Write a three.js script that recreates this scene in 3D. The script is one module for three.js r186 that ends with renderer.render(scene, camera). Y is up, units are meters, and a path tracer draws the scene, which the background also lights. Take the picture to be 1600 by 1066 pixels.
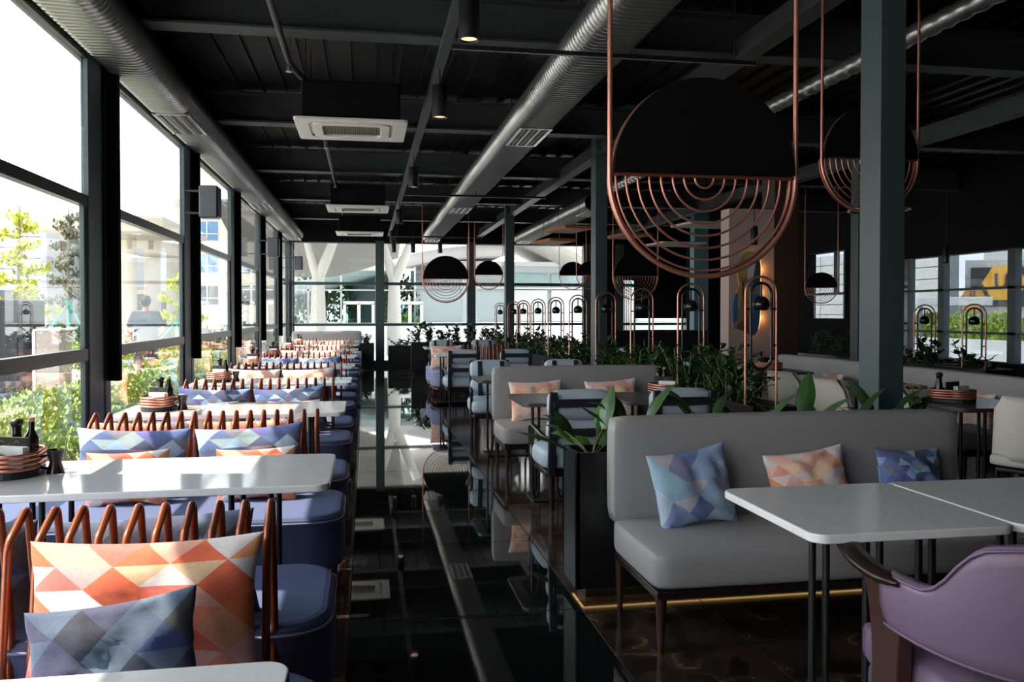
import * as THREE from 'three';
import { RoundedBoxGeometry } from 'three/addons/geometries/RoundedBoxGeometry.js';
import { mergeGeometries, mergeVertices } from 'three/addons/utils/BufferGeometryUtils.js';
import { MarchingCubes } from 'three/addons/objects/MarchingCubes.js';
import { RectAreaLightUniformsLib } from 'three/addons/lights/RectAreaLightUniformsLib.js';
import { ImprovedNoise } from 'three/addons/math/ImprovedNoise.js';
import { FontLoader } from 'three/addons/loaders/FontLoader.js';
import { TextGeometry } from 'three/addons/geometries/TextGeometry.js';

// ---------------------------------------------------------------- camera, sky, sun, exposure
// x to the right, y up, the aisle runs along -z; "D" below is the depth -z
const scene = new THREE.Scene();
const FOCAL = 1300, PITCH = 1.0, YAW = 9.95;
const camera = new THREE.PerspectiveCamera(2 * Math.atan(533 / FOCAL) * 180 / Math.PI, 1600 / 1066, 0.05, 400);
camera.position.set(0, 1.4, 0);
camera.rotation.set(-PITCH * Math.PI / 180, -YAW * Math.PI / 180, 0, 'YXZ');
camera.setViewOffset(1600, 1066, 0, 21.3, 1600, 1066);
scene.add(camera);

const renderer = new THREE.WebGLRenderer({ antialias: true });
renderer.toneMapping = THREE.LinearToneMapping;
renderer.toneMappingExposure = 1.0;
renderer.shadowMap.enabled = true;

const SKY_POWER = 5.0, SUN_POWER = 11;
{ // bright hazy sky: white at the horizon, pale blue higher up
  const w = 64, h = 64, a = new Float32Array(w * h * 4);
  for (let j = 0; j < h; j++) for (let i = 0; i < w; i++) {
    const el = ((j + 0.5) / h - 0.5) * Math.PI, t = Math.pow(Math.max(0, Math.sin(el)), 0.7), k = (j * w + i) * 4;
    const c = el < 0 ? [0.8, 0.82, 0.84] : [1 - 0.22 * t, 1 - 0.10 * t, 1.0];
    a[k] = c[0] * SKY_POWER; a[k + 1] = c[1] * SKY_POWER; a[k + 2] = c[2] * SKY_POWER; a[k + 3] = 1;
  }
  const t = new THREE.DataTexture(a, w, h, THREE.RGBAFormat, THREE.FloatType);
  t.mapping = THREE.EquirectangularReflectionMapping; t.magFilter = THREE.LinearFilter; t.minFilter = THREE.LinearFilter; t.needsUpdate = true;
  scene.background = t;
}
const sun = new THREE.DirectionalLight(0xfff2dc, SUN_POWER);
sun.position.set(-20, 31.4, -2.8); sun.target.position.set(-0.5, 0, -8);   // from the window side, high, a little ahead of the camera
sun.position.add(sun.target.position);
sun.castShadow = true; sun.shadow.radius = 1;
Object.assign(sun.shadow.camera, { left: -30, right: 30, top: 30, bottom: -30, near: 0.5, far: 90 });
sun.shadow.mapSize.set(4096, 4096);
scene.add(sun, sun.target);
RectAreaLightUniformsLib.init();

// ---------------------------------------------------------------- helpers
let seed = 20240;
const rnd = () => { seed = (seed + 0x6d2b79f5) | 0; let t = Math.imul(seed ^ (seed >>> 15), 1 | seed); t = (t + Math.imul(t ^ (t >>> 7), 61 | t)) ^ t; return ((t ^ (t >>> 14)) >>> 0) / 4294967296; };
const rr = (a, b) => a + (b - a) * rnd();
const R = Math.PI / 180;
const noise = new ImprovedNoise();
const used = new Map();
const numbered = (n) => { const k = used.get(n) || 0; used.set(n, k + 1); return k ? n + '_' + String(k).padStart(3, '0') : n; };
function tag(o, label, category, group, kind) {
  if (label) o.userData.label = label;
  if (category) o.userData.category = category;
  if (group) o.userData.group = group;
  if (kind) o.userData.kind = kind;
  return o;
}
// a thing: a Group at its base, D metres down the room
function thing(name, label, category, [x, y, D] = [0, 0, 0], turn = 0, group) {
  const o = new THREE.Group(); o.name = numbered(name);
  o.position.set(x, y, -D); o.rotation.y = turn; scene.add(o);
  return tag(o, label, category, group);
}
function mesh(name, geo, mat, parent, label) {
  const m = new THREE.Mesh(geo, mat); m.name = parent ? name : numbered(name);
  m.castShadow = !(mat.transmission > 0); m.receiveShadow = true;
  (parent || scene).add(m);
  if (label) m.userData.label = label;
  return m;
}
function structure(name, geo, mat, parent) { const m = mesh(name, geo, mat, parent); if (!parent) m.userData.kind = 'structure'; return m; }
function structureGroup(name) { const g = new THREE.Group(); g.name = numbered(name); g.userData.kind = 'structure'; scene.add(g); return g; }
function copyOf(root, [x, y, D], turn, label, group) {
  const r = root.clone(); r.name = numbered(root.name.replace(/_\d{3}$/, '')); scene.add(r);
  r.position.set(x, y, -D); if (turn !== undefined) r.rotation.set(0, turn, 0);
  r.userData = { ...root.userData }; if (label) r.userData.label = label; if (group) r.userData.group = group;
  return r;
}
const ORD = ['first', 'second', 'third', 'fourth', 'fifth', 'sixth', 'seventh', 'eighth', 'ninth', 'tenth', 'eleventh', 'twelfth', 'thirteenth', 'fourteenth', 'fifteenth', 'sixteenth'];
// geometries, all moved to where they belong
const B = (w, h, d, x = 0, y = 0, z = 0) => new THREE.BoxGeometry(w, h, d).translate(x, y, z);
const RB = (w, h, d, r, x = 0, y = 0, z = 0, seg = 2) => new RoundedBoxGeometry(w, h, d, seg, Math.min(r, w / 2.01, h / 2.01, d / 2.01)).translate(x, y, z);
const CY = (r1, r2, h, x = 0, y = 0, z = 0, n = 20) => new THREE.CylinderGeometry(r1, r2, h, n).translate(x, y, z);
const LA = (pts, n = 24) => new THREE.LatheGeometry(pts.map(([a, b]) => new THREE.Vector2(a, b)), n);
const V3 = (x, y, z) => new THREE.Vector3(x, y, z);
// box between two corners given as X, y, D
const BX = (x0, x1, y0, y1, d0, d1) => B(x1 - x0, y1 - y0, d1 - d0, (x0 + x1) / 2, (y0 + y1) / 2, -(d0 + d1) / 2);
function merge(list) { return mergeGeometries(list.map((g) => { const q = g.index ? g.toNonIndexed() : g; for (const k of Object.keys(q.attributes)) if (!['position', 'normal', 'uv'].includes(k)) q.deleteAttribute(k); return q; })); }
// round the corners of a polyline
function bend(pts, r, closed = false, n = 5) {
  const P = pts.map((p) => V3(...p)), out = [], m = P.length;
  for (let i = 0; i < m; i++) {
    if (!closed && (i === 0 || i === m - 1)) { out.push(P[i]); continue; }
    const a = P[(i + m - 1) % m], b = P[i], c = P[(i + 1) % m];
    const d1 = Math.min(r, a.distanceTo(b) * 0.49), d2 = Math.min(r, c.distanceTo(b) * 0.49);
    const s = b.clone().lerp(a, d1 / a.distanceTo(b)), e = b.clone().lerp(c, d2 / c.distanceTo(b));
    for (let k = 0; k <= n; k++) { const t = k / n; out.push(s.clone().multiplyScalar((1 - t) * (1 - t)).addScaledVector(b, 2 * t * (1 - t)).addScaledVector(e, t * t)); }
  }
  return out;
}
// a round bar along points
function sweep(P, r, n = 8, closed = false) {
  P = P.map((p) => (p.isVector3 ? p : V3(...p))); const m = P.length, pos = [], uv = [], idx = [];
  const tan = P.map((p, i) => { const a = closed ? P[(i + m - 1) % m] : P[Math.max(0, i - 1)], b = closed ? P[(i + 1) % m] : P[Math.min(m - 1, i + 1)]; return b.clone().sub(a).normalize(); });
  let N = Math.abs(tan[0].y) > 0.9 ? V3(1, 0, 0) : V3(0, 1, 0); N.addScaledVector(tan[0], -N.dot(tan[0])).normalize();
  let len = 0;
  const ring = closed ? m + 1 : m;
  for (let q = 0; q < ring; q++) {
    const i = q % m;
    N.addScaledVector(tan[i], -N.dot(tan[i])).normalize();
    const Bn = tan[i].clone().cross(N), rad = typeof r === 'function' ? r(q / (ring - 1)) : r;
    if (q) len += P[i].distanceTo(P[(q - 1) % m]);
    for (let k = 0; k <= n; k++) { const a = k / n * 2 * Math.PI, p = P[i].clone().addScaledVector(N, Math.cos(a) * rad).addScaledVector(Bn, Math.sin(a) * rad); pos.push(p.x, p.y, p.z); uv.push(k / n, len); }
  }
  for (let q = 0; q < ring - 1; q++) for (let k = 0; k < n; k++) { const a = q * (n + 1) + k, b = a + n + 1; idx.push(a, b, a + 1, b, b + 1, a + 1); }
  if (!closed) for (const [q, s] of [[0, 1], [ring - 1, -1]]) for (let k = 1; k < n - 1; k++) { const o = q * (n + 1); s > 0 ? idx.push(o, o + k, o + k + 1) : idx.push(o, o + k + 1, o + k); }
  const g = new THREE.BufferGeometry();
  g.setAttribute('position', new THREE.Float32BufferAttribute(pos, 3)); g.setAttribute('uv', new THREE.Float32BufferAttribute(uv, 2)); g.setIndex(idx); g.computeVertexNormals();
  return g;
}
const bar = (pts, r, b = 0.03, n = 8, closed = false) => sweep(bend(pts, b, closed), r, n, closed);
function roundRect(w, d, r) {
  const s = new THREE.Shape(), x = w / 2, y = d / 2;
  s.moveTo(-x + r, -y); s.lineTo(x - r, -y); s.absarc(x - r, -y + r, r, -Math.PI / 2, 0); s.lineTo(x, y - r); s.absarc(x - r, y - r, r, 0, Math.PI / 2);
  s.lineTo(-x + r, y); s.absarc(-x + r, y - r, r, Math.PI / 2, Math.PI); s.lineTo(-x, -y + r); s.absarc(-x + r, -y + r, r, Math.PI, 1.5 * Math.PI);
  return s;
}
// a slab with rounded plan corners and bevelled edges: top at y = 0
function slab(w, d, h, r, bevel) {
  const g = new THREE.ExtrudeGeometry(roundRect(w - 2 * bevel, d - 2 * bevel, Math.max(0.001, r - bevel)), { depth: h - 2 * bevel, bevelEnabled: true, bevelThickness: bevel, bevelSize: bevel, bevelSegments: 3, curveSegments: 8 });
  return g.rotateX(-Math.PI / 2).translate(0, -h + bevel, 0);
}
// upholstered block: rounded box whose faces swell
function puff(w, h, d, r, swell = 0.012, seg = 5, x = 0, y = 0, z = 0) {
  const nx = Math.max(6, Math.round(w / 0.07)), g0 = new THREE.BoxGeometry(w, h, d, nx, 8, Math.max(6, Math.round(d / 0.07)));
  g0.deleteAttribute('normal');
  const p = g0.attributes.position, hw = w / 2 - r, hh = h / 2 - r, hd = d / 2 - r, v = V3(0, 0, 0), c = V3(0, 0, 0);
  for (let i = 0; i < p.count; i++) {
    v.fromBufferAttribute(p, i);
    // push the grid lines out to the rounded zone
    const f = (t, half, inner) => { const u = t / half; return Math.abs(u) > 0.999 ? t : t; };
    c.set(Math.max(-hw, Math.min(hw, v.x)), Math.max(-hh, Math.min(hh, v.y)), Math.max(-hd, Math.min(hd, v.z)));
    const dir = v.clone().sub(c); if (dir.lengthSq() > 1e-12) dir.normalize().multiplyScalar(r); v.copy(c).add(dir);
    const a = 1 - (v.x / (w / 2)) ** 2, b = 1 - (v.y / (h / 2)) ** 2, e = 1 - (v.z / (d / 2)) ** 2;
    v.y += Math.sign(v.y) * swell * Math.max(0, a * e) * Math.min(1, Math.abs(v.y) / (h * 0.3));
    v.z += Math.sign(v.z) * swell * Math.max(0, a * b) * Math.min(1, Math.abs(v.z) / (d * 0.3));
    v.x += Math.sign(v.x) * swell * Math.max(0, b * e) * Math.min(1, Math.abs(v.x) / (w * 0.3));
    p.setXYZ(i, v.x, v.y, v.z);
  }
  const uvless = g0.clone(); uvless.deleteAttribute('uv'); const m = mergeVertices(uvless, 1e-4); m.computeVertexNormals();
  const P = m.attributes.position, uv = new Float32Array(P.count * 2);
  for (let i = 0; i < P.count; i++) { uv[2 * i] = P.getX(i) + P.getZ(i) * 0.3; uv[2 * i + 1] = P.getY(i) + P.getZ(i); }
  m.setAttribute('uv', new THREE.BufferAttribute(uv, 2));
  return m.translate(x, y, z);
}
// a throw pillow standing in the xy plane, base at y = 0
function pillowGeo(w, h, t, s) {
  const N = 22, pos = [], uv = [], idx = [];
  for (const side of [1, -1]) for (let j = 0; j <= N; j++) for (let i = 0; i <= N; i++) {
    const u = Math.sin((i / N - 0.5) * Math.PI), v = Math.sin((j / N - 0.5) * Math.PI);
    const x = w / 2 * u * (1 - 0.09 * (1 - v * v)), y = h / 2 * v * (1 - 0.10 * (1 - u * u));
    const full = Math.pow(Math.max(0, (1 - u * u) * (1 - v * v)), 0.42);
    const wr = noise.noise(u * 2.2 + s, v * 2.2, s * 3.1) * 0.026 + noise.noise(u * 5 + s, v * 4, s) * 0.016;
    const sag = -0.018 * (1 - v) * u * u;
    pos.push(x + wr * 0.25, y + h / 2 + sag, side * (t / 2 * full + wr * full)); uv.push(side > 0 ? (u + 1) / 2 : 1 - (u + 1) / 2, (v + 1) / 2);
  }
  const M = (N + 1) * (N + 1);
  for (let s2 = 0; s2 < 2; s2++) for (let j = 0; j < N; j++) for (let i = 0; i < N; i++) { const a = s2 * M + j * (N + 1) + i, b = a + N + 1; s2 ? idx.push(a, b, a + 1, b, b + 1, a + 1) : idx.push(a, a + 1, b, b, a + 1, b + 1); }
  const g = new THREE.BufferGeometry(); g.setAttribute('position', new THREE.Float32BufferAttribute(pos, 3)); g.setAttribute('uv', new THREE.Float32BufferAttribute(uv, 2)); g.setIndex(idx); g.computeVertexNormals();
  return g;
}

// ---------------------------------------------------------------- textures
function canvasTex(w, h, draw, srgb = true) {
  const c = document.createElement('canvas'); c.width = w; c.height = h; const x = c.getContext('2d'); draw(x, w, h);
  const t = new THREE.CanvasTexture(c); t.wrapS = t.wrapT = THREE.RepeatWrapping; if (srgb) t.colorSpace = THREE.SRGBColorSpace; return t;
}
function dataTex(n, f, srgb = false) {
  const a = new Uint8Array(n * n * 4);
  for (let j = 0; j < n; j++) for (let i = 0; i < n; i++) { const c = f(i / n, j / n), k = (j * n + i) * 4; for (let q = 0; q < 3; q++) a[k + q] = Math.max(0, Math.min(255, (Array.isArray(c) ? c[q] : c) * 255)); a[k + 3] = 255; }
  const t = new THREE.DataTexture(a, n, n); t.wrapS = t.wrapT = THREE.RepeatWrapping; t.magFilter = THREE.LinearFilter; t.minFilter = THREE.LinearMipmapLinearFilter; t.generateMipmaps = true; t.needsUpdate = true; if (srgb) t.colorSpace = THREE.SRGBColorSpace; return t;
}
// geometric patchwork of triangles and rhombi printed on cloth
function patchwork(palette, s, cells) {
  return canvasTex(512, 512, (x, W) => {
    seed = s; x.fillStyle = palette[0]; x.fillRect(0, 0, W, W);
    const c = W / cells, hgt = c * 0.62;
    for (let j = -1; j * hgt < W + hgt; j++) for (let i = -1; i <= cells + 1; i++) {
      const x0 = i * c + (j % 2 ? c / 2 : 0), y0 = j * hgt;
      const tri = (p) => { x.fillStyle = palette[Math.floor(rnd() * palette.length)]; x.beginPath(); p.forEach(([a, b], k) => (k ? x.lineTo(a, b) : x.moveTo(a, b))); x.closePath(); x.fill(); };
      if (rnd() < 0.45) tri([[x0, y0], [x0 + c / 2, y0 + hgt], [x0 + c, y0], [x0 + c / 2, y0 - hgt]]);
      else { tri([[x0, y0], [x0 + c / 2, y0 + hgt], [x0 + c, y0]]); tri([[x0 + c, y0], [x0 + c / 2, y0 + hgt], [x0 + c * 1.5, y0 + hgt]]); }
    }
    // thread: fine flecks of the weave
    for (let k = 0; k < 9000; k++) { x.fillStyle = rnd() < 0.5 ? 'rgba(255,255,255,0.07)' : 'rgba(0,0,0,0.07)'; const h = rnd() < 0.5; x.fillRect(rnd() * W, rnd() * W, h ? 7 : 1, h ? 1 : 7); }
  });
}
const BLUES = ['#5d6e9c', '#8fb2d8', '#6f7fb8', '#4d5676', '#7c7a86', '#a9c6dc', '#5b6a80', '#6a66a6', '#8ea3a8', '#54607c'];
const ORANGES = ['#f0714f', '#f08f6c', '#efae98', '#e9dedb', '#eda070', '#e8786c', '#edc49c', '#eaa6a2', '#f07f48', '#d9d2d6', '#eeb3b0'];
const PEACHES = ['#f4c4b4', '#f0a996', '#f2ded0', '#f6d2ac', '#eab6ac', '#f3a07e', '#e8dcd8'];
const GREYBLUES = ['#3c4456', '#55647c', '#484c66', '#393d4a', '#5c6e82', '#4a494e', '#414d7c'];
const PALEBLUES = ['#8fa6c6', '#a9bccb', '#7f8fb6', '#6a7aa8', '#b3aeb8', '#93b3c6', '#8b86a4'];
const patchTex = { blue: patchwork(BLUES, 11, 4), blueB: patchwork(BLUES, 37, 5), orange: patchwork(ORANGES, 5, 4), peach: patchwork(PEACHES, 61, 4), grey: patchwork(GREYBLUES, 93, 3), pale: patchwork(PALEBLUES, 17, 3) };
seed = 991;
const weave = dataTex(64, (u, v) => 0.5 + 0.25 * Math.sin(u * 2 * Math.PI * 16) * Math.sign(Math.sin(v * 2 * Math.PI * 16)) + 0.2 * Math.sin(v * 2 * Math.PI * 16));
const tileable = (u, v, f, o) => { // noise that repeats over 0..1
  const a = (x, y) => noise.noise(x * f + o, y * f + o * 1.7, o * 0.37); return (a(u, v) * (1 - u) + a(u - 1, v) * u) * (1 - v) + (a(u, v - 1) * (1 - u) + a(u - 1, v - 1) * u) * v;
};
const grain = dataTex(256, (u, v) => 0.5 + 0.35 * tileable(u, v, 24, 3.1) + 0.3 * tileable(u, v, 60, 7.7));
const darkMarble = dataTex(512, (u, v) => {
  const w = tileable(u, v, 4, 1.3) * 1.4, n = tileable(u + 0, v, 9, 5.2), n2 = tileable(u, v, 23, 8.4);
  const vein = Math.pow(1 - Math.min(1, Math.abs(tileable(u, v, 5, 2.2) + w * 0.35 + n * 0.25) * 5.5), 3), fine = Math.pow(1 - Math.min(1, Math.abs(n + n2 * 0.5) * 6), 3);
  const b = 0.14 + 0.10 * n + 0.06 * w + 0.04 * n2, broken = Math.max(0, Math.min(1, 0.5 + tileable(u, v, 7, 12.3) * 2.2));
  return [b * 1.15 + vein * broken * 0.18 + fine * 0.12, b * 0.93 + vein * broken * 0.14 + fine * 0.09, b * 0.80 + vein * broken * 0.10 + fine * 0.06];
}, true);
const quartz = dataTex(256, (u, v) => { const n = tileable(u, v, 5, 4.4), f = tileable(u, v, 40, 6.1), b = 0.90 + 0.02 * n + 0.02 * f - Math.pow(1 - Math.min(1, Math.abs(n + 0.3 * tileable(u, v, 13, 9)) * 7), 4) * 0.022; return [b, b, b * 0.995]; }, true);
const leafTex = dataTex(64, (u, v) => { const mid = Math.exp(-Math.pow((u - 0.5) * 26, 2)), rib = 0.5 + 0.5 * Math.cos((v * 9 + Math.abs(u - 0.5) * 7) * 2 * Math.PI), b = 0.82 + 0.14 * rib * rib + 0.25 * mid; return [b * 0.92, b, b * 0.85]; }, true);

// ---------------------------------------------------------------- materials
const S = (color, roughness = 0.6, metalness = 0, more = {}) => new THREE.MeshStandardMaterial({ color, roughness, metalness, ...more });
const L = (r, g, b) => new THREE.Color().setRGB(r, g, b);
const P = (o) => new THREE.MeshPhysicalMaterial(o);
const M = {
  black: S(L(0.004, 0.0045, 0.005), 0.45), blackSatin: S(L(0.010, 0.011, 0.012), 0.3), teal: S(L(0.042, 0.065, 0.068), 0.45), tealBlue: S(L(0.08, 0.19, 0.21), 0.4),
  deck: P({ color: L(0.005, 0.0065, 0.0065), roughness: 0.5, specularIntensity: 0.2 }), beam: P({ color: L(0.04, 0.047, 0.047), roughness: 0.55, specularIntensity: 0.4 }), duct: P({ color: L(0.36, 0.36, 0.35), roughness: 0.32, metalness: 0.9 }), matte: P({ color: L(0.004, 0.004, 0.0045), roughness: 0.85, specularIntensity: 0.2 }),
  copper: S(L(0.30, 0.092, 0.045), 0.34, 0.65), copperDark: S(L(0.30, 0.10, 0.06), 0.38, 0.7), rose: S(L(0.62, 0.27, 0.20), 0.36, 0.75),
  blueFabric: S(L(0.092, 0.125, 0.255), 0.85, 0, { bumpMap: weave, bumpScale: 0.0006 }), lavender: S(L(0.30, 0.33, 0.50), 0.8),
  greyLeather: S(L(0.30, 0.29, 0.287), 0.55, 0, { bumpMap: grain, bumpScale: 0.0006 }), paleLeather: S(L(0.44, 0.52, 0.60), 0.5, 0, { bumpMap: grain, bumpScale: 0.0006 }),
  purpleLeather: S(L(0.18, 0.12, 0.185), 0.42, 0, { bumpMap: grain, bumpScale: 0.0005 }), piping: S(L(0.15, 0.095, 0.16), 0.45), cream: S(L(0.70, 0.66, 0.57), 0.6),
  darkWood: S(L(0.018, 0.010, 0.008), 0.3), redWood: S(L(0.045, 0.014, 0.010), 0.3), strap: S(L(0.012, 0.014, 0.020), 0.5),
  quartz: P({ color: 0xffffff, map: quartz, roughness: 0.10, clearcoat: 0.3, clearcoatRoughness: 0.03 }), greyTop: P({ color: L(0.075, 0.075, 0.078), roughness: 0.25 }),
  aisle: P({ color: L(0.006, 0.0075, 0.008), roughness: 0.025, ior: 1.55 }), marble: P({ color: 0xffffff, map: darkMarble, roughness: 0.10 }), sub: S(L(0.02, 0.02, 0.02), 0.8),
  glass: P({ color: 0xffffff, roughness: 0.0, metalness: 0, transmission: 1, thickness: 0, ior: 1.5 }), tinted: P({ color: L(0.42, 0.45, 0.48), roughness: 0.0, transmission: 1, thickness: 0, ior: 1.5 }),
  white: S(L(0.78, 0.78, 0.77), 0.6), offWhite: S(L(0.55, 0.53, 0.50), 0.55), grille: S(L(0.30, 0.28, 0.22), 0.6), steel: S(L(0.45, 0.45, 0.45), 0.35, 0.8),
  spotGlow: S(L(0.8, 0.7, 0.5), 0.6, 0, { emissive: L(1.0, 0.62, 0.28), emissiveIntensity: 1.6 }), ledGlow: S(L(0.8, 0.6, 0.3), 0.6, 0, { emissive: L(1.0, 0.6, 0.2), emissiveIntensity: 0.9 }),
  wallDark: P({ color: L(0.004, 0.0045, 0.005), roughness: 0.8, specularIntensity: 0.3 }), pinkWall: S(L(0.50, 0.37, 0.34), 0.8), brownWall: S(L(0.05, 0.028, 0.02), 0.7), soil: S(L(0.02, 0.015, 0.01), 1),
  leafA: S(L(0.032, 0.080, 0.030), 0.32, 0, { map: leafTex, side: THREE.DoubleSide }), leafB: S(L(0.05, 0.115, 0.035), 0.35, 0, { map: leafTex, side: THREE.DoubleSide }), leafC: S(L(0.11, 0.24, 0.04), 0.38, 0, { map: leafTex, side: THREE.DoubleSide }),
  leafS: S(L(0.10, 0.17, 0.09), 0.3, 0, { map: leafTex, side: THREE.DoubleSide }), stem: S(L(0.12, 0.16, 0.06), 0.7), paper: S(L(0.8, 0.8, 0.78), 0.8), beige: S(L(0.5, 0.45, 0.36), 0.7), bottle: S(L(0.012, 0.010, 0.010), 0.2), cork: S(L(0.45, 0.30, 0.16), 0.8),
};
for (const k of Object.keys(patchTex)) M['cloth_' + k] = P({ color: 0xffffff, map: patchTex[k], roughness: 0.88, bumpMap: weave.clone(), bumpScale: 0.0005, sheen: 0.15, sheenColor: new THREE.Color(0.6, 0.6, 0.6) });
for (const k of Object.keys(patchTex)) M['cloth_' + k].bumpMap.repeat.set(9, 9);
weave.repeat.set(14, 14); grain.repeat.set(3, 3);

// ---------------------------------------------------------------- the setting
const WX = -1.94, EZ = 22.2, BACK = -4, RX = 10, RAIL_UP = 2.227, RAIL_SILL = 1.147, HEAD = 3.24, SOFFIT = 3.49, DECK = 3.86;
const bays = []; for (let k = -3; k <= 5; k++) bays.push(6.45 + 3.15 * k);   // posts of the window wall: -3.0 ... 22.2
{ // floor: a dark sub-floor with polished slabs laid on it
  const fl = structure('floor', BX(-2.3, RX + 0.3, -0.3, -0.012, BACK - 0.3, EZ + 0.3), M.sub);
  const aisleTile = RB(1.076, 0.012, 1.196, 0.002, 0, 0, 0, 1);
  for (let D = -3.4; D < EZ - 0.4; D += 1.2) mesh('aisle_tile', aisleTile, M.aisle, fl).position.set(0.46, -0.006, -(D + 0.6));
  // marble tiles of 60 cm; each shows another cut of the stone
  const variants = [0, 1, 2, 3, 4].map((k) => { const g = RB(0.597, 0.012, 0.597, 0.0015, 0, 0, 0, 1), uv = g.attributes.uv, p = g.attributes.position; for (let i = 0; i < uv.count; i++) uv.setXY(i, p.getX(i) * 0.8 + k * 0.37, p.getZ(i) * 0.8 + k * 0.71); return g; });
  let n = 0;
  const lay = (x0, x1, d0, d1) => { for (let x = x0; x < x1 - 0.3; x += 0.6) for (let D = d0; D < d1; D += 0.6) { const t = mesh('marble_tile', variants[n++ % 5], M.marble, fl); t.position.set(x + 0.3, -0.006, -(D + 0.3)); t.rotation.y = Math.floor(rnd() * 4) * Math.PI / 2; } };
  lay(1.0, 4.0, 0.3, 12.3); lay(-0.68, -0.08, 0.3, 12.3);
  const rest = []; // beyond that the joints are too fine to see: laid slabs as one piece
  for (const [x0, x1, d0, d1] of [[-2.2, -0.68, -4, EZ], [-0.68, -0.08, 12.3, EZ], [-0.68, -0.08, -4, 0.3], [1.0, 4, 12.3, EZ], [1.0, 4, -4, 0.3], [4, RX, -4, EZ]]) { const g = BX(x0, x1 - 0.003, -0.012, 0, d0, d1), uv = g.attributes.uv, p = g.attributes.position; for (let i = 0; i < uv.count; i++) uv.setXY(i, p.getX(i) * 0.8, p.getZ(i) * 0.8); rest.push(g); }
  tag(mesh('marble_slabs', merge(rest), M.marble, fl), null, null, null, 'stuff');
}
{ // roof deck: standing-seam sheets running along the room
  const roof = structure('ceiling', BX(-2.06, RX + 0.4, DECK + 0.03, DECK + 0.25, BACK - 0.3, EZ + 0.3), M.wallDark);
  const sheet = merge([B(0.24, 0.02, EZ - BACK, 0, 0, 0), B(0.022, 0.055, EZ - BACK, 0.118, -0.018, 0)]);
  for (let k = 0; k < 23; k++) mesh('deck_sheet', sheet, M.deck, roof).position.set(-1.94 + 0.24 * k, DECK + 0.01, -(EZ + BACK) / 2);
  const far = []; for (let k = 23; k < 50; k++) far.push(sheet.clone().translate(-1.94 + 0.24 * k, DECK + 0.01, -(EZ + BACK) / 2));
  tag(mesh('far_deck_sheets', merge(far), M.deck, roof), null, null, null, 'stuff');
  const iBeam = (len) => merge([B(len, 0.018, 0.2, 0, 0.009, 0), B(len, 0.3, 0.014, 0, 0.165, 0), B(len, 0.018, 0.2, 0, 0.32, 0)]);
  const ib = iBeam(RX + 1.9);
  for (let D = 0.15; D < EZ; D += 3.15) structure('ceiling_beam', ib, M.beam).position.set((RX + 1.9) / 2 - 1.9, SOFFIT, -D);
  // long beam over the column row
  structure('ceiling_long_beam', merge([B(0.16, 0.014, EZ - 0.2, 0, 0.007, 0), B(0.012, 0.2, EZ - 0.2, 0, 0.11, 0)]), M.beam).position.set(2.98, SOFFIT - 0.07, -(EZ / 2));
  structure('ceiling_long_beam', merge([B(0.16, 0.014, EZ - 0.2, 0, 0.007, 0), B(0.012, 0.2, EZ - 0.2, 0, 0.11, 0)]), M.beam).position.set(6.58, SOFFIT - 0.07, -(EZ / 2));
}
{ // window wall on the left
  const w = structureGroup('wall_left');
  structure('head_beam', BX(-2.06, -1.94, HEAD, DECK + 0.05, BACK, EZ + 0.2), M.teal, w);
  structure('solid_panel', BX(-2.2, -1.95, -0.2, HEAD, BACK, -3.1), M.wallDark, w);
  structure('sill_curb', BX(-2.12, -1.93, -0.2, 0.12, BACK, EZ), M.teal, w);
  structure('head_rail', BX(-1.98, -1.93, HEAD - 0.05, HEAD, BACK, EZ), M.black, w);
  for (const D of bays) {
    structure('post', merge([BX(-1.972, -1.925, 0, HEAD + 0.05, D - 0.14, D + 0.15), BX(-1.972, -1.942, 0, HEAD + 0.05, D + 0.15, D + 0.40)]), M.teal, w);
    structure('post_groove', merge([BX(-1.945, -1.930, 0.1, HEAD, D + 0.16, D + 0.20), BX(-1.945, -1.930, 0.1, HEAD, D + 0.23, D + 0.27)]), M.black, w);
    structure('blind_channel', RB(0.085, HEAD - 0.88, 0.07, 0.006, -1.897, 0.88 + (HEAD - 0.88) / 2, -(D + 0.355)), M.matte, w);
  }
  for (let k = 0; k + 1 < bays.length; k++) {
    const a = bays[k] + 0.40, b = bays[k + 1] - 0.14;
    const win = structureGroup('window_' + (k + 1));
    structure('frame', merge([BX(-1.99, -1.93, RAIL_UP - 0.075, RAIL_UP, a - 0.02, b + 0.14), BX(-1.99, -1.93, RAIL_SILL - 0.085, RAIL_SILL, a - 0.02, b + 0.2)]), M.blackSatin, win);
    structure('sash', merge([BX(-1.97, -1.94, RAIL_SILL, RAIL_UP - 0.07, b - 0.06, b), BX(-1.97, -1.94, 0.12, RAIL_SILL - 0.08, b - 0.06, b)]), M.teal, win);
    structure('upper_pane', BX(-1.962, -1.954, RAIL_UP, HEAD - 0.05, a, b), M.glass, win);
    structure('middle_pane', BX(-1.960, -1.952, RAIL_SILL, RAIL_UP - 0.07, a, b), M.glass, win);
    structure('lower_pane', BX(-1.962, -1.954, 0.12, RAIL_SILL - 0.08, a, b), M.glass, win);
  }
}
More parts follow.
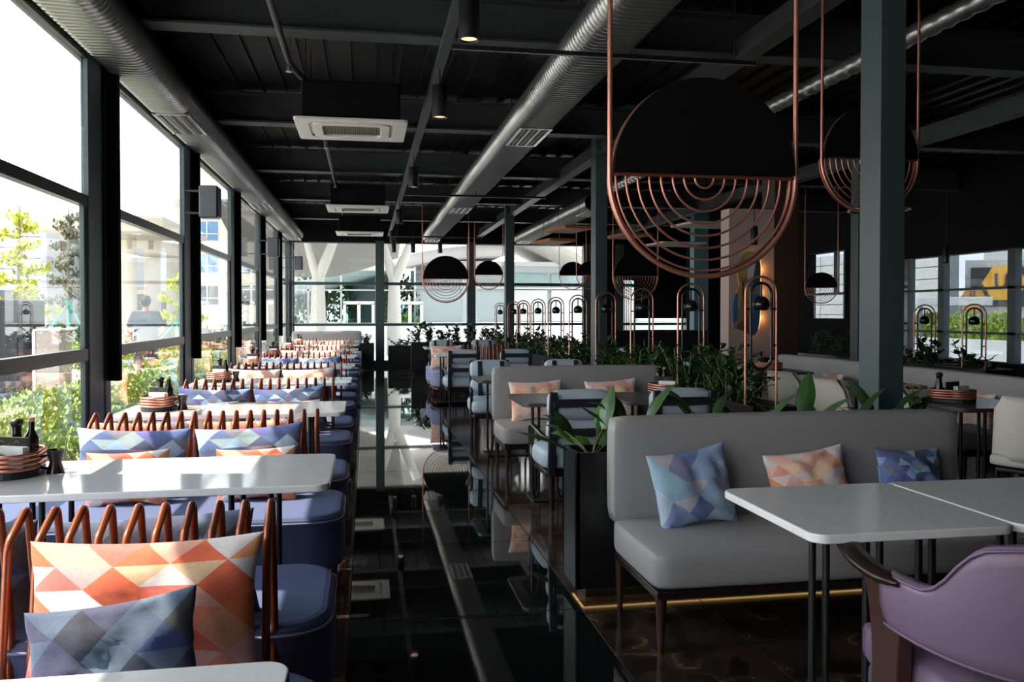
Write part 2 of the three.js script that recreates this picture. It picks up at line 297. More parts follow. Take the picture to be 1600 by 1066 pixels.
{ // glazed end wall
  const w = structureGroup('wall_end');
  structure('head_beam', BX(-2.3, RX + 0.3, HEAD, DECK + 0.05, EZ - 0.05, EZ + 0.3), M.wallDark, w);
  structure('curb', BX(-2.1, RX + 0.2, -0.2, 0.14, EZ, EZ + 0.2), M.teal, w);
  const posts = [-1.98, 0.36, 2.78, 5.98, 6.9, 8.95];
  for (const x of posts) structure('post', BX(x - 0.11, x + 0.11, 0, HEAD + 0.05, EZ - 0.1, EZ + 0.12), M.teal, w);
  structure('panel', BX(5.98, 6.9, 0, HEAD, EZ, EZ + 0.1), M.wallDark, w); structure('panel', BX(8.95, RX + 0.2, 0, HEAD, EZ, EZ + 0.1), M.wallDark, w);
  structure('counter_panel', BX(7.0, 8.9, 0, 0.5, EZ - 0.02, EZ + 0.1), M.wallDark, w); structure('panel', BX(7.32, 8.95, 1.25, HEAD, EZ - 0.06, EZ - 0.03), M.wallDark, w); for (let k = 0; k < 5; k++) structure('shutter_slat', BX(7.03 + k * 0.06, 7.065 + k * 0.06, 0.5, 2.3, EZ + 0.12, EZ + 0.16), M.white, w); structure('panel', BX(6.9, 7.34, 2.3, HEAD, EZ - 0.06, EZ - 0.03), M.wallDark, w);
  let n = 20;
  for (const [x0, x1] of [[-1.87, 0.25], [0.47, 2.67], [2.89, 5.87], [7.01, 8.84]]) {
    const win = structureGroup('window_' + n++);
    structure('frame', merge([BX(x0, x1, RAIL_UP - 0.1, RAIL_UP - 0.02, EZ - 0.02, EZ + 0.08), BX(x0, x1, RAIL_SILL - 0.09, RAIL_SILL - 0.02, EZ - 0.02, EZ + 0.08)]), M.teal, win);
    structure('upper_pane', BX(x0, x1, RAIL_UP, HEAD, EZ + 0.03, EZ + 0.038), M.glass, win);
    structure('middle_pane', BX(x0, x1, RAIL_SILL, RAIL_UP - 0.1, EZ + 0.03, EZ + 0.038), M.glass, win);
    structure('lower_pane', BX(x0, x1, 0.14, RAIL_SILL - 0.09, EZ + 0.03, EZ + 0.038), M.glass, win);
  }
}
structure('wall_back', BX(-2.3, RX + 0.3, -0.2, DECK + 0.05, BACK - 0.25, BACK), M.wallDark);
{ // right wall: dark, with two tinted windows
  const w = structureGroup('wall_right'), o1 = [10.9, 14.25, 0.6, 2.41], o2 = [16.1, 17.75, 1.28, 2.74];
  const wall = (d0, d1, y0, y1) => structure('wall_panel', BX(RX, RX + 0.25, y0, y1, d0, d1), M.wallDark, w);
  wall(BACK, o1[0], -0.2, DECK + 0.05); wall(o1[1], o2[0], -0.2, DECK + 0.05); wall(o2[1], EZ + 0.3, -0.2, DECK + 0.05);
  for (const o of [o1, o2]) { wall(o[0], o[1], -0.2, o[2]); wall(o[0], o[1], o[3], DECK + 0.05); }
  const fr = (d0, d1, y0, y1) => BX(RX - 0.04, RX + 0.08, y0, y1, d0, d1);
  let win = structureGroup('window_30');
  structure('frame', merge([fr(10.9, 14.25, 1.78, 1.82), fr(10.9, 14.25, 1.05, 1.09), fr(13.05, 13.2, 0.6, 2.41), fr(13.98, 14.03, 0.6, 2.41), fr(11.42, 11.58, 0.6, 2.41)]), M.teal, win);
  structure('pane', BX(RX + 0.02, RX + 0.028, 0.6, 2.41, 10.9, 14.25), M.tinted, win);
  win = structureGroup('window_31');
  structure('frame', merge([fr(16.1, 17.75, 1.8, 1.84), fr(16.1, 16.16, 1.28, 2.74), fr(16.5, 16.53, 1.84, 2.74)]), M.teal, win);
  structure('pane', BX(RX + 0.02, RX + 0.028, 1.28, 2.74, 16.1, 17.75), M.tinted, win);
}
{ // steel columns standing in the room
  const col = (x0, x1, d0, d1, mat) => structure('column', merge([RB(x1 - x0, SOFFIT + 0.3, d1 - d0, 0.006, (x0 + x1) / 2, (SOFFIT + 0.3) / 2, -(d0 + d1) / 2), BX(x0 - 0.04, x1 + 0.04, 0, 0.02, d0 - 0.04, d1 + 0.04)]), mat);
  col(2.90, 3.06, 4.34, 4.54, M.teal); col(2.90, 3.06, 10.34, 10.56, M.teal); col(2.87, 3.05, 17.1, 17.3, M.teal);
  col(6.5, 6.68, 10.2, 10.38, M.teal); col(7.05, 7.38, 17.2, 17.45, M.tealBlue);
}
{ // plaster pier with the art work
  structure('wall_pier', merge([BX(5.48, 6.22, 0, 3.0, 12, 12.3)]), M.pinkWall);
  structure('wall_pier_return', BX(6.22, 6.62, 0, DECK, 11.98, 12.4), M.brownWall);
}
// ---------------------------------------------------------------- outdoors: ground
structure('ground_outside', merge([BX(-90, -2.12, -0.3, -0.05, -40, 90), BX(-2.12, 60, -0.3, -0.05, EZ + 0.2, 110), BX(RX + 0.3, 60, -0.3, -0.05, -40, EZ + 0.2)]), S(L(0.72, 0.71, 0.69), 0.9));

// ---------------------------------------------------------------- window row: benches, tables, cushions, baskets
const PITCHD = 2.33, BENCH0 = 2.44, benchX = -0.98;
const benchD = (k) => BENCH0 + PITCHD * k;
function makeBench() {
  const t = thing('banquette_bench', '', 'bench', [benchX, 0, BENCH0], 0);
  const seat = slab(1.74, 0.68, 0.27, 0.17, 0.035);
  for (const s of [1, -1]) {
    const c = mesh('seat', seat, M.blueFabric, t); c.position.set(0, 0.45, s * 0.48);
    const pipe = mesh('piping', sweep(bend([[-0.87, 0, -0.34], [0.87, 0, -0.34], [0.87, 0, 0.34], [-0.87, 0, 0.34]], 0.17, true, 6), 0.005, 6, true), M.lavender, c); pipe.position.y = -0.03;
    mesh('base_panel', RB(1.56, 0.1, 0.5, 0.01, 0, 0.15, s * 0.46), M.blackSatin, t);
    mesh('base_rail', bar([[-0.84, 0.155, s * 0.14], [-0.84, 0.155, s * 0.8], [0.84, 0.155, s * 0.8], [0.84, 0.155, s * 0.14]], 0.013, 0.1), M.copper, t);
    for (const x of [-0.72, 0.72]) mesh('leg', bar([[x, 0.16, s * 0.72], [x, 0, s * 0.74]], 0.013, 0.01), M.copper, t);
  }
  mesh('loop_rail', merge([bar([[-0.5, 0.31, 0.06], [0.76, 0.31, 0.06]], 0.011), bar([[-0.5, 0.31, -0.16], [0.76, 0.31, -0.16]], 0.011)]), M.copperDark, t);
  const loop = sweep(bend([[0, 0.26, 0.055], [0, 0.47, 0.105], [0, 0.79, 0.05], [0, 0.855, -0.085], [0, 0.47, -0.16], [0, 0.26, -0.13]], 0.028, false, 4), 0.0115, 8);
  for (let k = 0; k < 17; k++) { const l = mesh('back_loop', loop, M.copper, t); l.position.set(-0.47 + k * 0.0735, 0, 0); l.rotation.y = 0.02 * Math.sin(k * 2.1); }
  return t;
}
const bench0 = makeBench();
const benchName = (k) => `double-sided blue banquette bench with copper loops, ${ORD[k]} from the camera in the window row`;
bench0.userData.label = benchName(0); bench0.userData.group = 'banquette benches in the window row';
for (let k = 1; k < 8; k++) copyOf(bench0, [benchX, 0, benchD(k)], 0, benchName(k));

function makeTable(w, d, mat) {
  const t = thing('dining_table', '', 'table', [0, 0, 0], 0);
  const top = mesh('tabletop', slab(w, d, 0.028, 0.05, 0.005), mat, t); top.position.y = 0.75;
  const uv = top.geometry.attributes.uv; for (let i = 0; i < uv.count; i++) uv.setXY(i, uv.getX(i) * 0.9, uv.getY(i) * 0.9);
  return t;
}
function slimLeg(t, x, z, dx) { // two slender black bars that run together into one foot
  mesh('leg', merge([bar([[x - dx, 0.722, z], [x - dx, 0.06, z], [x, 0.006, z], [x + dx, 0.06, z], [x + dx, 0.722, z]], 0.012, 0.05)]), M.black, t);
}
const table0 = makeTable(1.46, 0.72, M.quartz);
for (const x of [-0.42, 0.42]) { for (const z of [-0.16, 0.16]) slimLeg(table0, x, z, 0.075); mesh('cross_plate', RB(0.1, 0.012, 0.6, 0.004, x, 0.715, 0), M.black, table0); mesh('foot_bar', bar([[x, 0.012, -0.28], [x, 0.012, 0.28]], 0.012), M.black, table0); }
const tableD = (k) => 1.24 + PITCHD * k, tableX = -0.87;
const tableName = (k) => (k === 0 ? 'white marble-look table at the bottom left corner, nearest to the camera' : `white marble-look table in the window row, ${ORD[k]} table from the camera`);
table0.userData.label = tableName(0); table0.userData.group = 'white tables in the window row'; table0.position.set(tableX, 0, -tableD(0));
for (let k = 1; k < 9; k++) copyOf(table0, [tableX, 0, tableD(k)], 0, tableName(k));

// cushions: geometry per size, cloth per kind
const cushionGeos = {};
function cushion(kind, w, h, t, [x, y, D], tilt, roll, turn, label, group) {
  const key = [w, h, t].join(), g = cushionGeos[key] || (cushionGeos[key] = [1.7, 4.2, 8.9].map((s) => pillowGeo(w, h, t, s)));
  const m = mesh(numbered('cushion'), g[Math.floor(Math.abs(x * 7 + D * 13)) % 3], M['cloth_' + kind], scene);
  m.userData = { label, category: 'cushion' }; if (group) m.userData.group = group;
  m.rotation.set(tilt, turn, roll, 'YXZ'); m.position.set(x, y, -D);
  return m;
}
const cushGroup = 'cushions on the banquette benches';
// near sides (facing the camera) lean back on the loops
const FRONT = [null, 'blue', 'blueB', 'peach', 'blue', 'peach', 'peach', 'peach'], SMALL = [null, 'orange', 'peach', 'grey', null, null, null, null], REAR = ['grey', 'orange', 'blueB', 'grey', 'peach', 'blue', 'peach', null];
const tint = { blue: 'blue and lilac', blueB: 'blue and steel grey', orange: 'orange and white', peach: 'pale peach', grey: 'slate grey-blue' };
cushion('orange', 0.585, 0.365, 0.19, [-0.565, 0.452, 2.25], -0.20, 0.0, 0, 'large orange, pink and white patchwork cushion at the lower left, on the nearest bench', cushGroup);
cushion('grey', 0.375, 0.29, 0.14, [-0.555, 0.452, 2.0], -0.24, 0.10, 0.05, 'slate blue-grey patchwork cushion propped in front of the large orange one', cushGroup);
for (let k = 1; k < 8; k++) for (const [i, x] of [[0, -1.2], [1, -0.6]]) {
  const D = benchD(k), side = i ? 'aisle end' : 'window end';
  cushion(FRONT[k], 0.56, 0.355, 0.17, [x, 0.452, D - 0.23], -0.20, (i ? 0.05 : -0.03), 0, `large ${tint[FRONT[k]]} cushion on the camera side of the ${ORD[k]} bench, ${side}`, cushGroup);
  if (SMALL[k]) cushion(SMALL[k], 0.40, 0.265, 0.13, [x + 0.03 + 0.02 * i, 0.452, D - 0.40], -0.24, 0.03, 0, `small ${tint[SMALL[k]]} cushion before the large one on the ${ORD[k]} bench, ${side}`, cushGroup);
}
for (let k = 0; k < 7; k++) for (const [i, x] of [[0, -1.25], [1, -0.62]])
  cushion(REAR[k], 0.58, 0.34, 0.17, [x, 0.452, benchD(k) + 0.30], 0.20, (i ? 0.04 : 0), 0, `${tint[REAR[k]]} cushion behind copper loops, far side of the ${ORD[k]} bench, ${i ? 'aisle end' : 'window end'}`, cushGroup);

// condiment baskets
function ovalPath(w, d, y) { const p = []; const r = w / 2; for (let k = 0; k <= 12; k++) { const a = Math.PI * k / 12; p.push([Math.cos(a) * r, y, -(d / 2 - r) - Math.sin(a) * r]); } for (let k = 0; k <= 12; k++) { const a = Math.PI + Math.PI * k / 12; p.push([Math.cos(a) * r, y, (d / 2 - r) - Math.sin(a) * r]); } return p; }
function makeBasket() {
  const t = thing('condiment_basket', '', 'basket', [0, 0, 0], 0);
  const s = new THREE.Shape(ovalPath(0.2, 0.3, 0).map(([x, , z]) => new THREE.Vector2(x, z)));
  mesh('tray', new THREE.ExtrudeGeometry(s, { depth: 0.02, bevelEnabled: true, bevelSize: 0.003, bevelThickness: 0.003, bevelSegments: 2 }).rotateX(-Math.PI / 2).translate(0, 0.004, 0), M.black, t);
  for (let k = 0; k < 4; k++) mesh('wire_ring', sweep(ovalPath(0.2, 0.3, 0.036 + 0.018 * k), 0.0075, 8, true), M.rose, t);
  return t;
}
function makeMill() { const t = thing('pepper_mill', '', 'mill', [0, 0, 0]); mesh('body', LA([[0.0, 0], [0.03, 0], [0.03, 0.05], [0.022, 0.07], [0.018, 0.13], [0.020, 0.155], [0, 0.155]]), M.bottle, t); mesh('cap', LA([[0.021, 0.155], [0.026, 0.165], [0.024, 0.18], [0, 0.185]]), M.black, t); return t; }
function makeBottle() { const t = thing('sauce_bottle', '', 'bottle', [0, 0, 0]); mesh('body', LA([[0, 0], [0.027, 0], [0.028, 0.1], [0.012, 0.135], [0.012, 0.17], [0, 0.17]]), M.bottle, t); mesh('cork', CY(0.013, 0.013, 0.018, 0, 0.178, 0), M.cork, t); return t; }
const menuTex = canvasTex(128, 96, (x, w, h) => { x.fillStyle = '#17120f'; x.fillRect(0, 0, w, h); x.strokeStyle = '#6b5c52'; x.lineWidth = 3; for (let i = 0; i < 4; i++) { x.beginPath(); x.arc(18 + i * 31, 22 + (i % 2) * 10, 11, 0, 6); x.stroke(); x.beginPath(); x.arc(18 + i * 31, 66, 12, 0.5, 5); x.stroke(); } });
function makeMenu() { const t = thing('menu_card', '', 'menu', [0, 0, 0]); mesh('board', RB(0.15, 0.12, 0.006, 0.002, 0, 0.06, 0), M.black, t); mesh('printed_face', B(0.144, 0.114, 0.002, 0, 0.06, 0.0035), S(0xffffff, 0.7, 0, { map: menuTex }), t); return t; }
function makeNapkins() { const t = thing('napkin_pack', '', 'napkins', [0, 0, 0]); for (let k = 0; k < 4; k++) mesh('napkin', RB(0.13, 0.085, 0.007, 0.003, 0, 0.043, k * 0.009), M.paper, t); return t; }
function makeJug() { const t = thing('creamer_jug', '', 'jug', [0, 0, 0]); mesh('body', LA([[0.028, 0], [0.034, 0], [0.022, 0.045], [0.034, 0.095], [0.031, 0.095], [0.019, 0.045], [0.0, 0.006]]), M.bottle, t); mesh('handle', bar([[-0.024, 0.075, 0], [-0.062, 0.07, 0], [-0.06, 0.03, 0], [-0.026, 0.02, 0]], 0.006, 0.02), M.bottle, t); return t; }
function makeMoss() { const t = thing('succulent', '', 'plant', [0, 0, 0]); mesh('pot', LA([[0, 0], [0.03, 0], [0.036, 0.04], [0.032, 0.04], [0, 0.035]]), M.black, t); const lf = []; for (let k = 0; k < 40; k++) { const g = new THREE.SphereGeometry(0.011, 5, 4).scale(1, 0.5, 1.5); g.rotateX(rr(-1, 1)).rotateY(rr(0, 6.3)); const a = rr(0, 6.3), r = 0.035 * Math.sqrt(rnd()); g.translate(Math.cos(a) * r, 0.043 + rr(0, 0.022) * (1 - r * 18), Math.sin(a) * r); lf.push(g); } tag(mesh('foliage', merge(lf), M.leafC, t), null, null, null, 'stuff'); return t; }
const protoSet = { basket: makeBasket, mill: makeMill, bottle: makeBottle, menu: makeMenu, napkins: makeNapkins, jug: makeJug, moss: makeMoss }, made = {};
function place(kind, pos, turn, label, group, parent) {
  if (!made[kind]) { made[kind] = protoSet[kind](); const o = made[kind]; o.position.set(pos[0], pos[1], -pos[2]); o.rotation.y = turn; tag(o, label, null, group); return o; }
  return copyOf(made[kind], pos, turn, label, group);
}
function basketSet(x, y, D, where, full = 2, turn = 0) {
  const at = (dx, dz, dy = 0.03) => [x + dx * Math.cos(turn) + dz * Math.sin(turn), y + dy, D - (dz * Math.cos(turn) - dx * Math.sin(turn))];
  place('basket', [x, y, D], turn, `oval copper wire condiment basket ${where}`, 'condiment baskets');
  place('mill', at(-0.01, -0.085), turn, `black pepper mill in the basket ${where}`, 'pepper mills');
  place('bottle', at(0.042, -0.095), turn, `corked sauce bottle in the basket ${where}`, 'sauce bottles');
  place('napkins', at(0.015, 0.045, 0.034), turn - 0.5, `white paper napkins standing in the basket ${where}`, 'napkin packs');
  if (full < 1) return;
  place('menu', at(0.0, 0.0), turn - 0.5, `dark printed menu card in the basket ${where}`, 'menu cards');
  if (full < 2) return;
  place('moss', at(-0.045, 0.075), turn, `small green succulent in a black pot in the basket ${where}`, 'succulents');
  place('jug', at(0.155, 0.02, 0), turn + 0.4, `small dark waisted creamer jug beside the basket ${where}`, 'creamer jugs');
}
for (let k = 1; k < 8; k++) basketSet(k === 1 ? -1.40 : -1.37, 0.75, tableD(k) + (k === 1 ? 0.07 : 0.0), `on the ${ORD[k]} white window table`, k < 4 ? 2 : k < 6 ? 1 : 0, k === 1 ? 0.12 : 0);

// grey end sofa under the end window
function makeSofa(w, backH, label, pos, turn, { seatH = 0.43, depth = 0.62, legs = M.redWood, twin = false } = {}) {
  const t = thing('sofa', label, 'sofa', pos, turn);
  mesh('backrest', puff(w, backH - 0.40, 0.14, 0.03, 0.008, 5, 0, 0.42 + (backH - 0.40) / 2 - 0.02, -depth / 2 + 0.03), M.greyLeather, t);
  mesh('seat', puff(w, 0.165, depth, 0.035, 0.010, 5, 0, seatH - 0.083, 0.05), M.greyLeather, t);
  mesh('frame', merge([RB(w - 0.02, 0.035, depth - 0.03, 0.006, 0, seatH - 0.182, 0.05)]), M.darkWood, t);
  mesh('back_frame', merge([RB(0.03, backH - 0.3, 0.03, 0.005, -w / 2 + 0.03, 0.24 + (backH - 0.3) / 2, -depth / 2 - 0.06), RB(0.03, backH - 0.3, 0.03, 0.005, w / 2 - 0.03, 0.24 + (backH - 0.3) / 2, -depth / 2 - 0.06), RB(w - 0.04, 0.03, 0.025, 0.005, 0, backH - 0.12, -depth / 2 - 0.06)]), M.darkWood, t);
  for (const x of [-w / 2 + 0.04, w / 2 - 0.04]) for (const z of [-depth / 2 + 0.06, depth / 2 + 0.0]) mesh('leg', new THREE.CylinderGeometry(0.024, 0.013, seatH - 0.195, 10).translate(x, (seatH - 0.195) / 2, z), legs, t);
  return t;
}
makeSofa(1.72, 0.94, 'long grey sofa against the end window at the far end of the window row', [-0.98, 0, 21.35], 0);

// ---------------------------------------------------------------- right of the aisle
makeSofa(1.82, 0.90, 'large grey leather sofa in the right foreground with three patchwork cushions', [2.06, 0, 3.55], 0);
makeSofa(1.62, 0.90, 'grey leather sofa in the middle distance beside the aisle with two pale orange cushions', [1.96, 0, 7.32], 0);
cushion('pale', 0.40, 0.35, 0.15, [1.50, 0.432, 3.58], -0.2, 0.13, 0.08, 'blue patchwork cushion at the left end of the large grey sofa', 'cushions on the grey sofas');
cushion('peach', 0.41, 0.32, 0.14, [2.10, 0.432, 3.63], -0.2, 0.12, -0.05, 'pale orange cushion in the middle of the large grey sofa', 'cushions on the grey sofas');
cushion('blueB', 0.36, 0.31, 0.14, [2.62, 0.432, 3.63], -0.2, -0.02, 0.05, 'blue and grey cushion at the right end of the large grey sofa', 'cushions on the grey sofas');
cushion('peach', 0.50, 0.36, 0.14, [1.52, 0.432, 7.33], -0.2, 0.03, 0, 'pale orange cushion at the left end of the middle grey sofa', 'cushions on the grey sofas');
cushion('peach', 0.50, 0.36, 0.14, [2.24, 0.432, 7.34], -0.2, 0.06, 0, 'pale orange cushion at the right end of the middle grey sofa', 'cushions on the grey sofas');

function squareTable(w, d, mat, label, pos, group) {
  const t = makeTable(w, d, mat); t.position.set(pos[0], 0, -pos[1]); tag(t, label, null, group);
  for (const x of [-0.19, 0, 0.19]) slimLeg(t, x, 0.10, 0.024);
  mesh('under_plate', RB(w - 0.2, 0.012, 0.34, 0.004, 0, 0.714, 0.02), M.black, t); mesh('foot_plate', RB(0.46, 0.012, 0.30, 0.004, 0, 0.006, 0.06), M.black, t);
  return t;
}
squareTable(0.675, 0.66, M.quartz, 'white square table in front of the large grey sofa, the left one of the pair', [1.625, 2.555], 'white square tables');
squareTable(0.675, 0.66, M.quartz, 'white square table at the right edge, pushed up against its left neighbour', [2.308, 2.555], 'white square tables');
squareTable(0.66, 0.74, M.greyTop, 'dark grey square table in front of the middle sofa, nearer to the aisle', [1.44, 6.2], 'dark grey square tables');
squareTable(0.66, 0.74, M.greyTop, 'dark grey square table in front of the middle sofa, further from the aisle', [2.22, 6.2], 'dark grey square tables');
squareTable(0.66, 0.62, M.greyTop, 'dark grey table edge showing just behind the middle grey sofa', [1.39, 8.2], 'dark grey square tables');
squareTable(0.66, 0.66, M.quartz, 'white table beside the aisle between the blue armchairs and the small copper bench', [1.36, 13.1], 'white tables right of the aisle');
squareTable(0.66, 0.66, M.quartz, 'white table beside the aisle just beyond the small copper bench', [1.40, 15.75], 'white tables right of the aisle');
basketSet(2.3, 0.75, 6.22, 'on the dark table behind the large grey sofa', 1, 0);

// armchairs of black wood with rolls of pale blue leather
function makeArmchair() {
  const t = thing('armchair', '', 'armchair', [0, 0, 0], 0);
  mesh('seat', puff(0.54, 0.17, 0.52, 0.06, 0.012, 5, 0, 0.36, 0.03), M.paleLeather, t);
  mesh('seat_frame', RB(0.5, 0.05, 0.5, 0.015, 0, 0.255, 0.02), M.darkWood, t);
  for (let k = 0; k < 2; k++) mesh('back_roll', puff(0.46, 0.205, 0.13, 0.062, 0.008, 5, 0, 0.545 + k * 0.2, -0.185 - k * 0.035).rotateX(0), M.paleLeather, t);
  for (const x of [-0.21, 0.21]) {
    mesh('rear_post', RB(0.055, 0.60, 0.04, 0.008, 0, 0, 0).rotateX(-0.12).translate(x, 0.545, -0.275), M.strap, t);
    mesh('leg', new THREE.CylinderGeometry(0.023, 0.013, 0.26, 10).rotateX(0.10).translate(x, 0.125, -0.25), M.darkWood, t);
    mesh('leg', new THREE.CylinderGeometry(0.023, 0.013, 0.245, 10).translate(x * 1.08, 0.122, 0.22), M.darkWood, t);
    mesh('strap', RB(0.05, 0.42, 0.012, 0.004, 0, 0, 0).rotateX(-0.16).translate(x * 0.62, 0.635, -0.125), M.strap, t);
    mesh('armrest', bar([[x * 1.28, 0.27, 0.2], [x * 1.30, 0.545, 0.22], [x * 1.28, 0.56, 0.13], [x * 1.2, 0.52, -0.1], [x * 1.05, 0.5, -0.27]], 0.017, 0.035), M.darkWood, t);
  }
  mesh('back_slat', RB(0.42, 0.058, 0.026, 0.006, 0, 0.765, -0.312), M.strap, t);
  mesh('back_slat', RB(0.42, 0.058, 0.026, 0.006, 0, 0.555, -0.296), M.strap, t);
  return t;
}
const ac = makeArmchair(); ac.position.set(1.5, 0, -5.98); ac.rotation.y = Math.PI;
ac.userData.label = 'pale blue leather armchair with black frame seen from behind, next to the tall black planter'; ac.userData.group = 'pale blue armchairs';
copyOf(ac, [2.26, 0, 5.98], Math.PI, 'pale blue armchair seen from behind, its top showing above the large grey sofa');
copyOf(ac, [1.42, 0, 9.35], 0, 'pale blue armchair facing the camera, half hidden by the middle grey sofa, aisle side');
copyOf(ac, [2.3, 0, 9.35], 0, 'pale blue armchair facing the camera, only its top showing over the middle grey sofa');
copyOf(ac, [1.43, 0, 12.55], Math.PI, 'pale blue armchair with horizontal black slats seen from behind, far down beside the aisle');
copyOf(ac, [2.22, 0, 12.55], Math.PI, 'pale blue armchair seen from behind to the right of the far one beside the aisle');
copyOf(ac, [1.5, 0, 16.6], 0, 'pale blue armchair facing the camera beyond the small copper bench, aisle side');
copyOf(ac, [2.35, 0, 16.6], 0, 'pale blue armchair facing the camera beyond the small copper bench, further right');
{ const b = copyOf(bench0, [1.93, 0, 14.4], Math.PI, 'double-sided lavender blue bench with copper loops right of the aisle', 'bench right of the aisle');
  b.traverse((o) => { if (o.name === 'seat') o.material = M.lavender; }); }
cushion('peach', 0.56, 0.40, 0.17, [1.35, 0.452, 14.18], -0.2, 0, 0, 'pale peach cushion on the copper-loop bench right of the aisle', cushGroup);

// purple armchair, lower right corner
{
  const t = thing('tub_armchair', 'purple leather armchair with dark wooden arms in the lower right corner', 'armchair', [1.735, 0, 2.0], Math.PI - 0.06);
  // a back that wraps round: angle a runs from one arm over the rear to the other
  const band = (r0, r1, top, bot, n = 40) => {
    const pos = [], idx = [], uv = [], rows = 7;
    const put = (r, a, y, v) => { pos.push(Math.sin(a) * r * 1.02, y, -Math.cos(a) * r); uv.push(a * 0.4, v); };
    for (let i = 0; i <= n; i++) {
      const a = (i / n - 0.5) * 2 * 1.72, T = top(a), Bo = bot(a), lean = (y) => (y - 0.5) * 0.16 * Math.cos(a * 0.6);
      for (let j = 0; j <= rows; j++) { const y = Bo + (T - Bo) * j / rows, b = Math.sin(Math.PI * j / rows); put(r1 + lean(y) - (1 - b) * 0.012, a, y, y); }
      for (let j = rows; j >= 0; j--) { const y = Bo + (T - Bo) * j / rows, b = Math.sin(Math.PI * j / rows); put(r0 + lean(y) + (1 - b) * 0.012, a, y, y); }
    }
    const m = 2 * (rows + 1);
    for (let i = 0; i < n; i++) for (let j = 0; j < m; j++) { const a = i * m + j, b = i * m + (j + 1) % m, c = a + m, d = b + m; idx.push(a, b, c, b, d, c); }
    for (let j = 0; j < rows; j++) { idx.push(j, m - 1 - j, j + 1, j + 1, m - 1 - j, m - 2 - j); const o = n * m; idx.push(o + j, o + j + 1, o + m - 1 - j, o + j + 1, o + m - 2 - j, o + m - 1 - j); }
    const g = new THREE.BufferGeometry(); g.setAttribute('position', new THREE.Float32BufferAttribute(pos, 3)); g.setAttribute('uv', new THREE.Float32BufferAttribute(uv, 2)); g.setIndex(idx); g.computeVertexNormals(); return g;
  };
  const sm = (x) => x * x * (3 - 2 * x), step = (a, lo, hi) => sm(Math.max(0, Math.min(1, (Math.abs(a) - lo) / (hi - lo))));
  const top = (a) => 0.865 - 0.055 * (Math.abs(a) / 1.1) ** 2 * (Math.abs(a) < 1.1 ? 1 : 1) * (1 - step(a, 1.0, 1.35)) - 0.165 * step(a, 0.75, 1.35), bot = (a) => 0.505 + 0.035 * step(a, 0.3, 1.6);
  const shell = mesh('backrest', band(0.275, 0.335, top, bot), M.purpleLeather, t);
  const edge = (f, off) => { const p = []; for (let i = 0; i <= 40; i++) { const a = (i / 40 - 0.5) * 2 * 1.72, y = f(a), r = 0.335 + (y - 0.5) * 0.16 * Math.cos(a * 0.6) - 0.008; p.push([Math.sin(a) * r * 1.02, y + off, -Math.cos(a) * r]); } return p; };
  mesh('piping', merge([sweep(edge(top, -0.006), 0.0045, 6), sweep(edge(bot, 0.006), 0.0045, 6)]), M.piping, shell);
  mesh('seat', puff(0.54, 0.14, 0.55, 0.045, 0.015, 5, 0, 0.40, 0.03), M.purpleLeather, t);
  mesh('seat_skirt', puff(0.52, 0.15, 0.52, 0.03, 0.004, 5, 0, 0.27, 0.02), M.purpleLeather, t);
  for (const s of [-1, 1]) {
    // arm: flat curved bar sitting on the end of the back, its tip rising at the front
    const P2 = [[s * 0.345, 0.685, -0.05], [s * 0.352, 0.684, 0.05], [s * 0.350, 0.694, 0.15], [s * 0.342, 0.712, 0.22], [s * 0.335, 0.726, 0.265]];
    const c = new THREE.CatmullRomCurve3(P2.map((p) => V3(...p))), pts = c.getPoints(20), g = sweep(pts, (u) => 0.030 * Math.min(1, 0.55 + 3 * Math.min(u, 1 - u)), 12);
    { const q = g.attributes.position; for (let i = 0; i < q.count; i++) { const o = pts[Math.floor(i / 13)]; q.setY(i, o.y + (q.getY(i) - o.y) * 0.62); q.setX(i, o.x + (q.getX(i) - o.x) * 1.25); } g.computeVertexNormals(); } mesh('armrest', g, M.darkWood, t);
    const sh = new THREE.Shape(); // blade leg: wide at the arm, waisted, wide again at the foot
    sh.moveTo(-0.075, 0.66); sh.quadraticCurveTo(0.0, 0.64, 0.12, 0.665); sh.quadraticCurveTo(0.065, 0.52, 0.075, 0.36); sh.quadraticCurveTo(0.10, 0.2, 0.19, 0.0); sh.lineTo(0.15, 0.0); sh.quadraticCurveTo(0.06, 0.15, 0.0, 0.17); sh.quadraticCurveTo(-0.09, 0.15, -0.17, 0.0); sh.lineTo(-0.21, 0.0); sh.quadraticCurveTo(-0.09, 0.2, -0.045, 0.36); sh.quadraticCurveTo(-0.04, 0.5, -0.075, 0.66);
    mesh('side_leg', new THREE.ExtrudeGeometry(sh, { depth: 0.03, bevelEnabled: true, bevelSize: 0.006, bevelThickness: 0.006, bevelSegments: 2 }).rotateY(-Math.PI / 2).translate(s * 0.315 + 0.015, 0, 0.03), M.redWood, t);
  }
}

